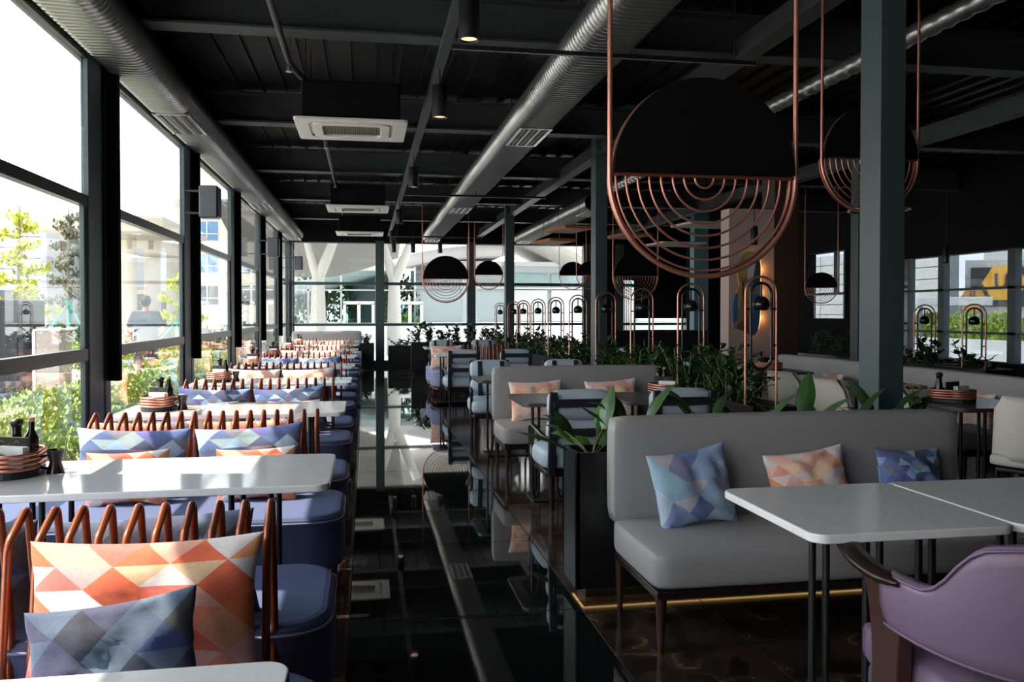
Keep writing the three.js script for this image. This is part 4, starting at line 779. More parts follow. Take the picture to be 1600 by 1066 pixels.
// loudspeakers on the posts
function makeSpeaker() { const t = thing('loudspeaker', '', 'speaker', [0, 0, 0]); mesh('cabinet', RB(0.2, 0.35, 0.19, 0.02, 0, 0, 0, 3), M.blackSatin, t); mesh('grille_cloth', RB(0.012, 0.32, 0.165, 0.005, 0.102, 0, 0), M.black, t); mesh('bracket', merge([B(0.18, 0.02, 0.05, -0.175, 0.12, 0), B(0.18, 0.02, 0.05, -0.175, -0.12, 0)]), M.black, t); mesh('front_face', RB(0.17, 0.33, 0.006, 0.002, 0, 0, 0.097), S(L(0.05, 0.055, 0.065), 0.5), t); return t; }
const spk = makeSpeaker(); spk.position.set(-1.67, 2.60, -9.5); spk.userData.label = 'dark loudspeaker on a window post, nearest of the three'; spk.userData.group = 'loudspeakers on the window posts';
copyOf(spk, [-1.67, 2.60, 15.8], 0, 'dark loudspeaker on a window post, middle one of the three'); copyOf(spk, [-1.66, 2.64, 21.4], 0, 'dark loudspeaker on the corner post, farthest of the three');
// round hoop light in the dark ceiling at the right, orange acoustic boards
{ const t = thing('hoop_light', 'thin round hoop hanging in the dark ceiling at the right', 'light fitting', [6.0, 2.62, 9.0]); const p = []; for (let k = 0; k < 40; k++) { const a = k / 40 * 2 * Math.PI; p.push([Math.cos(a) * 0.34, 0, Math.sin(a) * 0.34]); } mesh('hoop', sweep(p, 0.012, 8, true), M.steel, t); for (const a of [0, 2.1, 4.2]) mesh('wire', bar([[Math.cos(a) * 0.34, 0, Math.sin(a) * 0.34], [0, 1.2, 0]], 0.003, 0.01, 5), M.black, t); }
[[3.5, 2.86, 14.2, 'left of the large ring'], [4.9, 2.86, 15.2, 'behind the large ring'], [7.5, 3.1, 14.6, 'over the painted panel'], [3.5, 2.75, 15.4, 'at the edge of the large ring']].forEach(([x, y, D, w]) => { const t = thing('acoustic_board', `orange brown board hanging from the ceiling ${w}`, 'ceiling board', [x, y, D], 0.2, 'hanging boards'); mesh('board', RB(0.55, 0.05, 0.9, 0.01), S(L(0.30, 0.10, 0.035), 0.7), t); for (const q of [-0.2, 0.2]) mesh('wire', CY(0.003, 0.003, DECK - y - 0.06, q, (DECK - y - 0.06) / 2, 0, 5), M.black, t); });
[[5.9, 2.95, 13.9], [6.0, 2.75, 15.6]].forEach(([x, y, D], k) => { const t = thing('acoustic_board', `pale board hanging from the ceiling behind the large ring, ${k ? 'lower' : 'upper'} one`, 'ceiling board', [x, y, D], 0.1, 'hanging boards'); mesh('board', RB(0.95, 0.04, 0.8, 0.01), M.beige, t); for (const q of [-0.2, 0.2]) mesh('wire', CY(0.003, 0.003, DECK - y - 0.06, q, (DECK - y - 0.06) / 2, 0, 5), M.black, t); });

// ---------------------------------------------------------------- the art work with its halo
{
  const tex = canvasTex(256, 640, (x, W, H) => { // flat abstract painting: a long figure of coloured fields
    x.fillStyle = '#8c8478'; x.fillRect(0, 0, W, H);
    const f = (c, p) => { x.fillStyle = c; x.beginPath(); p.forEach(([a, b], k) => (k ? x.lineTo(a * W, b * H) : x.moveTo(a * W, b * H))); x.closePath(); x.fill(); };
    f('#b08a4e', [[0.2, 0], [1, 0], [1, 0.1], [0.3, 0.12]]); f('#8fae4a', [[0.42, 0.03], [0.78, 0.0], [1, 0.08], [0.72, 0.15], [0.4, 0.12]]); f('#5d94b4', [[0.25, 0.10], [0.6, 0.12], [0.42, 0.17], [0.2, 0.18]]);
    f('#c9a05c', [[0.15, 0.16], [0.5, 0.15], [0.45, 0.4], [0.55, 0.62], [0.2, 0.66], [0.1, 0.42]]); f('#d8d4cc', [[0.5, 0.16], [0.8, 0.14], [0.72, 0.3], [0.5, 0.34]]); f('#3f4a4c', [[0.78, 0.12], [1, 0.14], [1, 0.42], [0.66, 0.38]]);
    f('#4e7fae', [[0.45, 0.34], [0.75, 0.38], [0.8, 0.5], [0.6, 0.42]]); f('#c58f56', [[0.2, 0.42], [0.7, 0.42], [0.6, 0.75], [0.3, 0.85]]); f('#3f6d9c', [[0, 0.48], [0.22, 0.5], [0.2, 0.8], [0, 0.85]]); f('#2e5f94', [[0.7, 0.5], [1, 0.52], [1, 1], [0.62, 1], [0.7, 0.7]]); f('#7a4a3c', [[0.2, 0.85], [0.6, 0.74], [0.62, 1], [0.1, 1]]);
    x.strokeStyle = '#4a3524'; x.lineWidth = 3; for (let k = 0; k < 7; k++) { x.beginPath(); x.moveTo(W * (0.25 + 0.05 * k), H * 0.3); x.bezierCurveTo(W * (0.5 - 0.06 * k), H * 0.45, W * (0.2 + 0.08 * k), H * 0.6, W * (0.35 + 0.04 * k), H * 0.9); x.stroke(); }
  });
  const t = thing('wall_painting', 'tall blue, ochre and green painted cut-out on the pier with a glowing right edge', 'painting', [5.74, 1.72, 11.94]);
  const s = new THREE.Shape(); s.moveTo(-0.22, -0.55); s.bezierCurveTo(-0.26, -0.2, -0.22, -0.05, -0.12, 0.1); s.bezierCurveTo(-0.2, 0.3, -0.14, 0.6, 0.02, 0.62); s.bezierCurveTo(0.18, 0.64, 0.24, 0.5, 0.22, 0.25); s.bezierCurveTo(0.2, 0.0, 0.24, -0.2, 0.2, -0.5); s.bezierCurveTo(0.18, -0.68, 0.05, -0.72, -0.02, -0.6); s.closePath();
  const g = new THREE.ExtrudeGeometry(s, { depth: 0.025, bevelEnabled: false, curveSegments: 20 }), p = g.attributes.position, uv = g.attributes.uv; for (let i = 0; i < uv.count; i++) uv.setXY(i, (p.getX(i) + 0.26) / 0.52, 1 - (0.64 - p.getY(i)) / 1.34);
  mesh('painted_board', g, S(0xffffff, 0.75, 0, { map: tex }), t);
  const e = [[0.06, 0.615, -0.012], [0.19, 0.55, -0.012], [0.235, 0.35, -0.012], [0.225, 0.1, -0.012], [0.225, -0.15, -0.012], [0.225, -0.35, -0.012], [0.2, -0.55, -0.012], [0.1, -0.66, -0.012]];
  mesh('led_strip', sweep(new THREE.CatmullRomCurve3(e.map((q) => V3(...q))).getPoints(40), 0.016, 8), S(L(0.8, 0.6, 0.3), 0.6, 0, { emissive: L(1.0, 0.5, 0.14), emissiveIntensity: 1.5 }), t);
  mesh('stand_off', merge([CY(0.01, 0.01, 0.04, 0, 0, 0).rotateX(Math.PI / 2).translate(0, 0.3, -0.02), CY(0.01, 0.01, 0.04, 0, 0, 0).rotateX(Math.PI / 2).translate(0.05, -0.3, -0.02)]), M.black, t);
  for (const q of [0.35, 0, -0.4]) { const l = new THREE.PointLight(new THREE.Color().setRGB(1, 0.5, 0.16), 0.05); l.castShadow = true; l.position.set(5.74 + 0.26, 1.72 + q, -11.93); scene.add(l); }
}
{ const t = thing('bar_counter', 'black counter block far down below the end window', 'counter', [5.0, 0, 14.2]); mesh('body', RB(1.9, 1.05, 0.6, 0.01, 0, 0.525, 0), M.black, t); mesh('top_slab', RB(1.96, 0.04, 0.66, 0.008, 0, 1.07, 0), M.blackSatin, t); mesh('kick_strip', RB(1.8, 0.08, 0.02, 0.004, 0, 0.05, 0.3), M.steel, t); }

// ---------------------------------------------------------------- outdoors beyond the window wall
const O = { white: S(L(0.62, 0.62, 0.61), 0.8), joint: S(L(0.25, 0.25, 0.25), 0.9), grey: S(L(0.32, 0.33, 0.34), 0.7), concrete: S(L(0.42, 0.38, 0.31), 0.85), glassBlue: S(L(0.10, 0.22, 0.38), 0.12), glassDark: S(L(0.06, 0.075, 0.08), 0.12), trunk: S(L(0.28, 0.22, 0.16), 0.9), stake: S(L(0.08, 0.42, 0.34), 0.6), stone: S(L(0.5, 0.48, 0.45), 0.9),
  leafSun: S(L(0.46, 0.50, 0.03), 0.5, 0, { side: THREE.DoubleSide }), leafDry: S(L(0.11, 0.115, 0.075), 0.6, 0, { side: THREE.DoubleSide }), leafHedge: S(L(0.26, 0.36, 0.04), 0.5, 0, { side: THREE.DoubleSide }), leafDark: S(L(0.05, 0.11, 0.03), 0.5, 0, { side: THREE.DoubleSide }) };
const cladding = (parent, x0, x1, y0, y1, D, rows) => { const h = (y1 - y0) / rows, n = Math.max(1, Math.round((x1 - x0) / 4)), w = (x1 - x0) / n, g = RB(w - 0.03, h - 0.035, 0.06, 0.006, 0, 0, 0, 1); for (let j = 0; j < rows; j++) for (let i = 0; i < n; i++) mesh('cladding_panel', g, O.white, parent).position.set(x0 + w * (i + 0.5), y0 + h * (j + 0.5), -D); };
{ // low building clad in white boards, glazed below
  const t = thing('clad_building', 'low white building clad in horizontal boards, seen through the first window', 'building', [0, 0, 0]);
  mesh('core', BX(-24, -11.4, 0, 4.45, 32.3, 40), O.joint, t);
  cladding(t, -24, -11.35, 2.2, 4.5, 32.25, 6);
  mesh('side_wall', BX(-11.4, -11.2, 0, 4.4, 32.1, 40), O.grey, t);
  for (let k = 0; k < 6; k++) { const f = mesh('window', BX(-24 + k * 2.1, -22 + k * 2.1, 0.1, 2.15, 32.2, 32.28), O.glassDark, t); mesh('mullion', BX(-22 + k * 2.1, -21.9 + k * 2.1, 0.1, 2.15, 32.1, 32.3), O.grey, f); }
}
{ const t = thing('grey_annex', 'grey glazed annex behind the bare tree', 'building', [0, 0, 0]);
  mesh('wall', BX(-11.15, -8.7, 0, 4.2, 35.5, 42), O.grey, t); mesh('roof_edge', BX(-11.15, -8.65, 4.1, 4.4, 35.2, 42), O.joint, t);
  for (let k = 0; k < 2; k++) { mesh('window', BX(-11.1 + k * 1.2, -10.1 + k * 1.2, 0.2, 2.2, 35.4, 35.5), O.glassDark, t); mesh('pillar', BX(-10.1 + k * 1.2, -9.9 + k * 1.2, 0, 2.3, 35.2, 35.5), O.white, t); } }
{ // concrete canopy on round pillars
  const t = thing('concrete_canopy', 'beige concrete canopy on round pillars, seen through the second window', 'canopy', [0, 0, 0]);
  mesh('roof_slab', BX(-9.4, -5.9, 3.8, 4.25, 26, 33), O.concrete, t);
  for (const [x, D] of [[-7.3, 27.6], [-7.0, 29.4], [-6.7, 31.2], [-6.5, 32.6]]) mesh('pillar', CY(0.26, 0.26, 3.8, x, 1.9, -D, 24), O.concrete, t);
  mesh('fascia', BX(-8.6, -6.2, 2.1, 2.22, 33, 33.2), S(L(0.55, 0.36, 0.2), 0.8), t);
  mesh('shop_window', BX(-8.6, -6.2, 0.1, 2.1, 33.3, 33.5), O.glassDark, t);
}
{ // office block with rows of blue windows
  const t = thing('office_block', 'pale office block with rows of blue and grey windows, beyond the third window', 'building', [0, 0, 0]);
  mesh('wall', BX(-15.4, -4.6, 0, 10.6, 73, 85), S(L(0.58, 0.55, 0.46), 0.85), t);
  mesh('parapet', BX(-15.5, -4.5, 10.2, 10.8, 72.6, 74), O.concrete, t);
  let n = 0;
  for (let f = 0; f < 3; f++) for (let c = 0; c < 3; c++) { const x = -13.9 + c * 3.6, y = 2.1 + f * 2.68, w = mesh('window', BX(x, x + 1.7, y, y + 1.55, 72.9, 73), f > 0 ? O.glassBlue : O.glassDark, t); mesh('window_bar', merge([BX(x + 0.8, x + 0.88, y, y + 1.55, 72.8, 72.95), BX(x, x + 1.7, y + 0.5, y + 0.58, 72.8, 72.95)]), O.white, w); }
}
structure('garden_wall', merge([BX(-30, -3.6, -0.06, 0.42, 29.4, 29.7), BX(-30, -3.6, 0.42, 0.5, 29.35, 29.75)]), O.stone);
structure('kerb_outside', merge([BX(-40, -5, -0.06, 0.1, 19, 19.3)]), O.stone);
// small-leaf masses: scattered leaf blades as instances
const bladeGeo = new THREE.PlaneGeometry(0.05, 0.075, 1, 2); { const p = bladeGeo.attributes.position; for (let i = 0; i < p.count; i++) { const y = p.getY(i); p.setX(i, p.getX(i) * (1 - Math.pow(Math.abs(y) / 0.0375, 2) * 0.75)); p.setZ(i, -y * y * 6); } bladeGeo.computeVertexNormals(); }
function leafMass(name, n, at, mat, parent, scale = 1) {
  const im = new THREE.InstancedMesh(bladeGeo, mat, n), m = new THREE.Matrix4(), q = new THREE.Quaternion(), e = new THREE.Euler(), c = new THREE.Color();
  for (let k = 0; k < n; k++) { const [x, y, z] = at(k); e.set(rr(-1.3, 0.6), rr(0, 6.3), rr(-0.6, 0.6)); const s = scale * rr(0.6, 1.3); m.compose(V3(x, y, z), q.setFromEuler(e), V3(s, s, s)); im.setMatrixAt(k, m); const b = rr(0.7, 1.2); im.setColorAt(k, c.setRGB(b * rr(0.9, 1.15), b, b * 0.8)); }
  im.name = name; im.userData.kind = 'stuff'; im.castShadow = im.receiveShadow = true; parent.add(im); return im;
}
function hedgeShrub(label, x, D, w, h, d, n, mat, group, scale = 1) {
  const t = thing('garden_shrub', label, 'shrub', [x, -0.05, D], 0, group), tw = [];
  for (let k = 0; k < 7; k++) tw.push(bar([[rr(-0.1, 0.1) * w, 0, rr(-0.1, 0.1) * d], [rr(-0.4, 0.4) * w, h * rr(0.5, 0.9), rr(-0.4, 0.4) * d]], 0.008, 0.02, 5));
  mesh('twigs', merge(tw), O.trunk, t);
  leafMass('foliage', n, () => { const u = rr(-1, 1), v = rr(-1, 1), l = Math.max(0, 1 - u * u * 0.55 - v * v * 0.55), y = h * (0.12 + 0.88 * Math.pow(rnd(), 0.45)) * (0.55 + 0.45 * l) + noise.noise(u * 4, v * 4, x) * 0.08; return [u * w / 2, y, v * d / 2]; }, mat, t, scale);
}
for (let k = 0; k < 8; k++) hedgeShrub(`sunlit low green shrub right outside the window wall, ${ORD[k]} from the camera`, -2.72 + rr(-0.05, 0.05), 4.2 + k * 1.75, 0.95, rr(0.62, 0.85), 1.75, 7000, O.leafHedge, 'shrubs outside the window wall', 0.55);
for (let k = 0; k < 5; k++) hedgeShrub(`clipped green hedge behind the dark cabinet outside, ${ORD[k]} piece from the left`, -9.2 + k * 1.25, 20.5, 1.4, 0.75, 1.0, 2000, O.leafHedge, 'hedge outside', 1.2);
for (let k = 0; k < 5; k++) hedgeShrub(`dull green bush in front of the garden wall, ${ORD[k]} from the left`, -11.5 + k * 1.9, 28.4, 1.9, 1.1, 0.9, 900, O.leafDark, 'bushes at the garden wall', 2);
function tree(label, x, D, h, r, n, mat, lean, levels, scale) {
  const t = thing('young_tree', label, 'tree', [x, -0.05, D]);
  mesh('trunk', sweep([[0, 0, 0], [lean * 0.3, h * 0.35, 0], [lean, h * 0.75, 0.05], [lean * 1.1, h, 0]], (u) => 0.045 * (1 - 0.7 * u), 10), O.trunk, t);
  const br = [], tips = [];
  for (let k = 0; k < levels; k++) { const y = h * (0.42 + 0.55 * k / levels), a = k * 2.4, l = r * (1.05 - 0.7 * k / levels) * rr(0.8, 1.15), bx = lean * Math.min(1, y / h), e = [bx + Math.cos(a) * l, y + l * 0.35, Math.sin(a) * l * 0.8]; br.push(bar([[bx, y, 0], [(bx + e[0]) / 2, y + l * 0.12, e[2] / 2], e], 0.014, 0.2, 5)); tips.push([bx, y, 0, ...e]); }
  mesh('branches', merge(br), O.trunk, t);
  leafMass('foliage', n, () => { const [ax, ay, az, bx, by, bz] = tips[Math.floor(rnd() * tips.length)], u = Math.pow(rnd(), 0.6), s = 0.08 + 0.08 * u; return [ax + (bx - ax) * u + rr(-s, s), ay + (by - ay) * u + rr(-s, s) * 0.55, az + (bz - az) * u + rr(-s, s)]; }, mat, t, scale);
  for (const s of [-1, 0.25, 1]) mesh('stake', sweep([[lean * 0.4 + s * 0.02, h * 0.46, 0], [s * 1.0, 0.0, 0.35 * (s === 0.25 ? 2 : 1)]], 0.022, 8), O.stake, t);
  mesh('tree_tie', CY(0.075, 0.075, 0.12, lean * 0.4, h * 0.47, 0, 12), O.stake, t);
}
tree('young tree with bright yellow-green leaves and green stakes, leftmost outside', -5.47, 14.4, 3.15, 0.42, 900, O.leafSun, 0.05, 12, 1.1);
tree('young tree with sparse grey-brown leaves and green stakes, right of the yellow-green one', -5.57, 17.0, 3.45, 0.42, 1300, O.leafDry, 0.03, 14, 1.0);
tree('small tree with yellow-green leaves behind the man', -5.1, 24, 2.6, 0.6, 700, O.leafSun, 0, 9, 1.5);
{ // dark cabinet outside
  const t = thing('outdoor_cabinet', 'dark glossy cabinet standing outside at the left edge', 'cabinet', [-5.75, -0.05, 13.0]);
  mesh('body', RB(2.1, 1.62, 0.8, 0.03, 0, 0.83, 0), P({ color: L(0.03, 0.033, 0.038), roughness: 0.5, specularIntensity: 0.3 }), t);
  for (const x of [-0.5, 0.5]) { const d = mesh('door', RB(0.94, 1.35, 0.02, 0.008, x, 0.86, 0.41), P({ color: L(0.022, 0.025, 0.03), roughness: 0.35, specularIntensity: 0.4 }), t); mesh('handle', RB(0.02, 0.2, 0.025, 0.006, x > 0 ? 0.12 : -0.12, 0.9, 0.43), M.steel, d); }
  const p = thing('planter_post', 'grey brown box standing beside the dark cabinet outside', 'box', [-4.42, -0.05, 12.9]);
  mesh('body', RB(0.32, 1.2, 0.5, 0.01, 0, 0.6, 0), S(L(0.34, 0.29, 0.26), 0.8), p); mesh('edge_strip', RB(0.05, 1.2, 0.52, 0.008, -0.17, 0.6, 0), M.steel, p); mesh('cap', RB(0.36, 0.03, 0.54, 0.008, 0, 1.21, 0), O.stone, p);
}
// paving outside the windows
{ const pv = structure('pavement_outside', BX(-14, -3.3, -0.07, -0.046, 2, 19), S(L(0.5, 0.48, 0.45), 0.9)), g = RB(1.18, 0.014, 0.58, 0.004, 0, 0, 0, 1), m = [S(L(0.52, 0.50, 0.47), 0.9), S(L(0.47, 0.46, 0.44), 0.9), S(L(0.56, 0.54, 0.50), 0.9)];
  for (let i = 0; i < 8; i++) for (let j = 0; j < 26; j++) mesh('paving_stone', g, m[(i * 7 + j * 3) % 3], pv).position.set(-3.9 - i * 1.2, -0.04, -(3.3 + j * 0.6)); }

// ---------------------------------------------------------------- beyond the end wall: white tree columns under a curved canopy
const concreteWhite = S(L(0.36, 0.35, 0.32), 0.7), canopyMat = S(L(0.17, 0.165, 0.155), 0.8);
function yColumn(label, x, D, s = 1, lean = 1) {
  const t = thing('branching_column', label, 'column', [x, -0.05, D]);
  mesh('trunk', sweep([[0, 0, 0], [0, 1.6 * s, 0], [0, 2.75 * s, 0]], (u) => s * (0.27 - 0.08 * u), 20), concreteWhite, t);
  mesh('branch', sweep(bend([[0, 2.55 * s, 0], [-0.22 * s * lean, 3.3 * s, 0], [-0.5 * s * lean, 4.4 * s, 0]], 0.4), (u) => s * (0.17 - 0.05 * u), 16), concreteWhite, t);
  mesh('branch', sweep(bend([[0, 2.55 * s, 0], [0.32 * s, 3.3 * s, 0.1], [0.75 * s, 4.4 * s, 0.2]], 0.4), (u) => s * (0.18 - 0.04 * u), 16), concreteWhite, t);
}
yColumn('white forked concrete column outside the end wall, left one', -1.5, 27.2, 1.0); yColumn('white forked concrete column outside the end wall, right one', 0.95, 28.6, 0.98);
{ // canopy: a doubly curved shell of some thickness, rising to the left
  const t = thing('curved_canopy', 'curved pale canopy with folds above the forked columns outside the end wall', 'canopy', [0, 0, 0]);
  const shell = (f, x0, x1, d0, d1, th) => { const n = 18, m = 12, pos = [], idx = []; for (const o of [0, th]) for (let j = 0; j <= m; j++) for (let i = 0; i <= n; i++) { const x = x0 + (x1 - x0) * i / n, D = d0 + (d1 - d0) * j / m; pos.push(x, f(x, D) + o, -D); } const K = (n + 1) * (m + 1), id = (s, j, i) => s * K + j * (n + 1) + i; for (const s of [0, 1]) for (let j = 0; j < m; j++) for (let i = 0; i < n; i++) { const a = id(s, j, i), b = id(s, j, i + 1), c = id(s, j + 1, i), d = id(s, j + 1, i + 1); s ? idx.push(a, b, c, b, d, c) : idx.push(a, c, b, b, c, d); } for (let i = 0; i < n; i++) for (const j of [0, m]) { const a = id(0, j, i), b = id(0, j, i + 1), c = id(1, j, i), d = id(1, j, i + 1); idx.push(a, b, c, b, d, c); } for (let j = 0; j < m; j++) for (const i of [0, n]) { const a = id(0, j, i), b = id(0, j + 1, i), c = id(1, j, i), d = id(1, j + 1, i); idx.push(a, b, c, b, d, c); } const g = new THREE.BufferGeometry(); g.setAttribute('position', new THREE.Float32BufferAttribute(pos, 3)); g.setIndex(idx); g.computeVertexNormals(); g.setAttribute('uv', new THREE.Float32BufferAttribute(new Float32Array(pos.length / 3 * 2), 2)); return g; };
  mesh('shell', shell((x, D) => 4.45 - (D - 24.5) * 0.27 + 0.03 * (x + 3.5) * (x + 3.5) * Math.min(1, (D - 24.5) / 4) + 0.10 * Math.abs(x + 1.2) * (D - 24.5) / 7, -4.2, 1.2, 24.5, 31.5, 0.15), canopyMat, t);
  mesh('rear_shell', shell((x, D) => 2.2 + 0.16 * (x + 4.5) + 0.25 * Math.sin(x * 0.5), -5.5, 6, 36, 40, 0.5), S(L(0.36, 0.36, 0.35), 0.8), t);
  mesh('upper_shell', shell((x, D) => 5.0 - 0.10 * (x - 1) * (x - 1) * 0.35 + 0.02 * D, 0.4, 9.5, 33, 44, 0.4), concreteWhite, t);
}
{ // glazed pavilion with white door frames
  const t = thing('glass_pavilion', 'glazed pavilion with white door frames outside the end wall', 'building', [0, 0, 0]);
  const G = P({ color: L(0.62, 0.72, 0.72), roughness: 0.02, transmission: 1, thickness: 0, ior: 1.5 });
  mesh('glass_front', BX(-3.0, 1.9, 0, 3.1, 33, 33.02), G, t);
  for (const x of [-3.0, -2.2, -0.95, 0.4, 1.9]) mesh('mullion', BX(x - 0.035, x + 0.035, 0, 3.2, 32.95, 33.08), O.grey, t);
  mesh('transom', merge([BX(-3, 1.9, 3.05, 3.15, 32.94, 33.08), BX(-3, 1.9, 2.26, 2.31, 32.95, 33.06)]), O.grey, t);
  for (const [x0, x1] of [[-0.85, 0.32], [1.15, 2.15]]) { const f = mesh('door_frame', merge([BX(x0, x0 + 0.11, 0, 1.75, 31.9, 32.05), BX(x1 - 0.11, x1, 0, 1.75, 31.9, 32.05), BX((x0 + x1) / 2 - 0.06, (x0 + x1) / 2 + 0.06, 0, 1.75, 31.9, 32.05), BX(x0, x1, 1.72, 1.84, 31.9, 32.05)]), O.white, t); mesh('door_glass', BX(x0 + 0.1, x1 - 0.1, 0.05, 1.72, 31.96, 31.98), G, f); }
}
{ const t = thing('grey_tower', 'dark grey cylindrical structure behind the glazed pavilion', 'building', [0.35, -0.05, 40]); mesh('drum', LA([[0.0, 4.2], [0.9, 4.2], [0.75, 3.4], [1.3, 3.2], [1.2, 2.4], [1.15, 0], [0, 0]], 28), S(L(0.16, 0.17, 0.18), 0.6), t); mesh('collar', CY(1.42, 1.42, 0.1, 0, 3.25, 0, 28), O.grey, t); }
for (const [x, D, n, w] of [[-2.6, 38.5, 900, 'behind the left forked column'], [-1.3, 39.5, 900, 'behind the pavilion glass'], [1.7, 38.5, 900, 'behind the right forked column']]) hedgeShrub(`green tree crown ${w} outside the end wall`, x, D, 1.7, 3.2, 1.4, n, O.leafDark, 'greenery beyond the end wall', 2.6);
hedgeShrub('yellow-green shrub seen through the right door frame outside', 1.75, 35, 0.9, 1.5, 0.8, 600, O.leafHedge, 'greenery beyond the end wall', 1.8);
{ // banded pale facade to the right of the columns, with lettering
  const t = thing('banded_facade', 'pale blue-grey banded facade filling the end windows at the right', 'building', [0, 0, 0]), pale = S(L(0.34, 0.40, 0.41), 0.6), band = S(L(0.50, 0.52, 0.51), 0.7), teal = S(L(0.20, 0.31, 0.31), 0.25);
  mesh('wall', BX(2.2, 22, 0, 3.6, 38, 42), pale, t);
  for (let k = 0; k < 5; k++) { mesh('window', BX(6.4 + k * 2.1, 8.3 + k * 2.1, 2.62, 3.2, 37.9, 38), teal, t); mesh('panel', BX(6.4 + k * 2.1, 8.3 + k * 2.1, 1.0, 2.45, 37.85, 38), band, t); }
  mesh('ledge', merge([BX(2.2, 22, 2.5, 2.58, 37.7, 38), BX(2.2, 22, 0.9, 0.98, 37.7, 38), BX(2.2, 22, 3.55, 3.75, 37.6, 38.1)]), band, t);
  mesh('sign_band', BX(2.0, 4.2, 2.55, 3.3, 37.6, 37.8), S(L(0.26, 0.29, 0.31), 0.7), t);
  const font = await new FontLoader().loadAsync('fonts/droid/droid_sans_bold.typeface.json');
  mesh('lettering', new TextGeometry('EN', { font, size: 0.46, depth: 0.05, curveSegments: 4 }).translate(2.05, 2.68, -37.55), S(L(0.12, 0.14, 0.15), 0.6), t);
  mesh('pillar', CY(0.32, 0.38, 3.4, 4.3, 1.7, -35, 22), S(L(0.27, 0.30, 0.32), 0.7), t);
  // ---- right side, through the tinted windows: clad wall, sign building, hedge
  const w = thing('clad_wall', 'white boarded wall seen through the tinted window at the right', 'building', [0, 0, 0]), cx = 20;
  mesh('core', BX(cx + 0.05, cx + 0.6, 0, 3.9, 26.2, 42), O.joint, w);
  for (let j = 0; j < 9; j++) for (let i = 0; i < 4; i++) mesh('cladding_panel', RB(0.06, 0.40, 3.95, 0.005, 0, 0, 0, 1), S(L(0.68, 0.66, 0.62), 0.8), w).position.set(cx, 0.25 + j * 0.43, -(28.2 + i * 4));
  const s = thing('sign_building', 'pale building with a black sign and yellow hexagons behind the tinted window', 'building', [21.37, 0, 26.7], -0.675);
  mesh('wall', RB(5, 3.3, 3, 0.03, 2.4, 1.65, -1.5), S(L(0.5, 0.48, 0.45), 0.8), s); mesh('roof_box', RB(1.6, 0.45, 1.6, 0.03, 1.3, 3.52, -1.0), O.white, s);
  const sg = mesh('sign_board', RB(3.4, 1.4, 0.08, 0.02, 1.78, 2.32, 0.04), S(L(0.035, 0.04, 0.045), 0.6), s);
  const hex = (r) => { const h = new THREE.Shape(); for (let k = 0; k < 6; k++) { const a = k * Math.PI / 3; k ? h.lineTo(Math.cos(a) * r, Math.sin(a) * r) : h.moveTo(Math.cos(a) * r, Math.sin(a) * r); } h.closePath(); return new THREE.ExtrudeGeometry(h, { depth: 0.05, bevelEnabled: false }); };
  mesh('hexagon', hex(0.70).translate(1.12, 2.46, 0.08), S(L(0.72, 0.36, 0.02), 0.6), sg); mesh('hexagon', hex(0.46).translate(0.16, 1.85, 0.14), S(L(0.74, 0.30, 0.02), 0.6), sg);
  mesh('lettering', new TextGeometry('u', { font: await new FontLoader().loadAsync('fonts/droid/droid_sans_regular.typeface.json'), size: 0.70, depth: 0.03, curveSegments: 5 }).translate(0.74, 2.28, 0.13), S(L(0.04, 0.035, 0.03), 0.6), sg);
  mesh('lettering', new TextGeometry('u', { font, size: 0.26, depth: 0.03, curveSegments: 4 }).translate(0.02, 1.98, 0.19), S(L(0.04, 0.035, 0.03), 0.6), sg);
  const lr = thing('entrance_roof', 'flat white entrance roof in front of the small hexagon behind the tinted window', 'canopy', [19.6, 0, 24.5], -0.675); mesh('roof_slab', RB(2.6, 0.28, 0.8, 0.02, -0.6, 1.78, 0), O.white, lr); for (const x of [-1.4, -0.2, 0.4]) mesh('post', B(0.12, 1.65, 0.12, x, 0.82, 0), O.grey, lr);
}
structure('parapet_outside', BX(-4.6, 9.5, -0.06, 1.02, 31.3, 31.5), O.white);
structure('low_wall_outside', BX(17.4, 17.7, -0.06, 0.62, 14, 34), O.white);
for (let k = 0; k < 7; k++) hedgeShrub(`clipped green hedge behind the tinted window, ${ORD[k]} piece from the right`, 19.0, 17.5 + k * 1.6, 1.2, 1.5, 1.7, 1500, O.leafHedge, 'hedge behind the tinted window', 1.5);
structure('far_low_building', merge([BX(30, 34, 0, 2.6, 34, 44)]), O.white);
tree('slim tree with small leaves in front of the white boarded wall', 18.9, 29.0, 4.2, 0.7, 700, O.leafDark, 0.05, 12, 1.1);

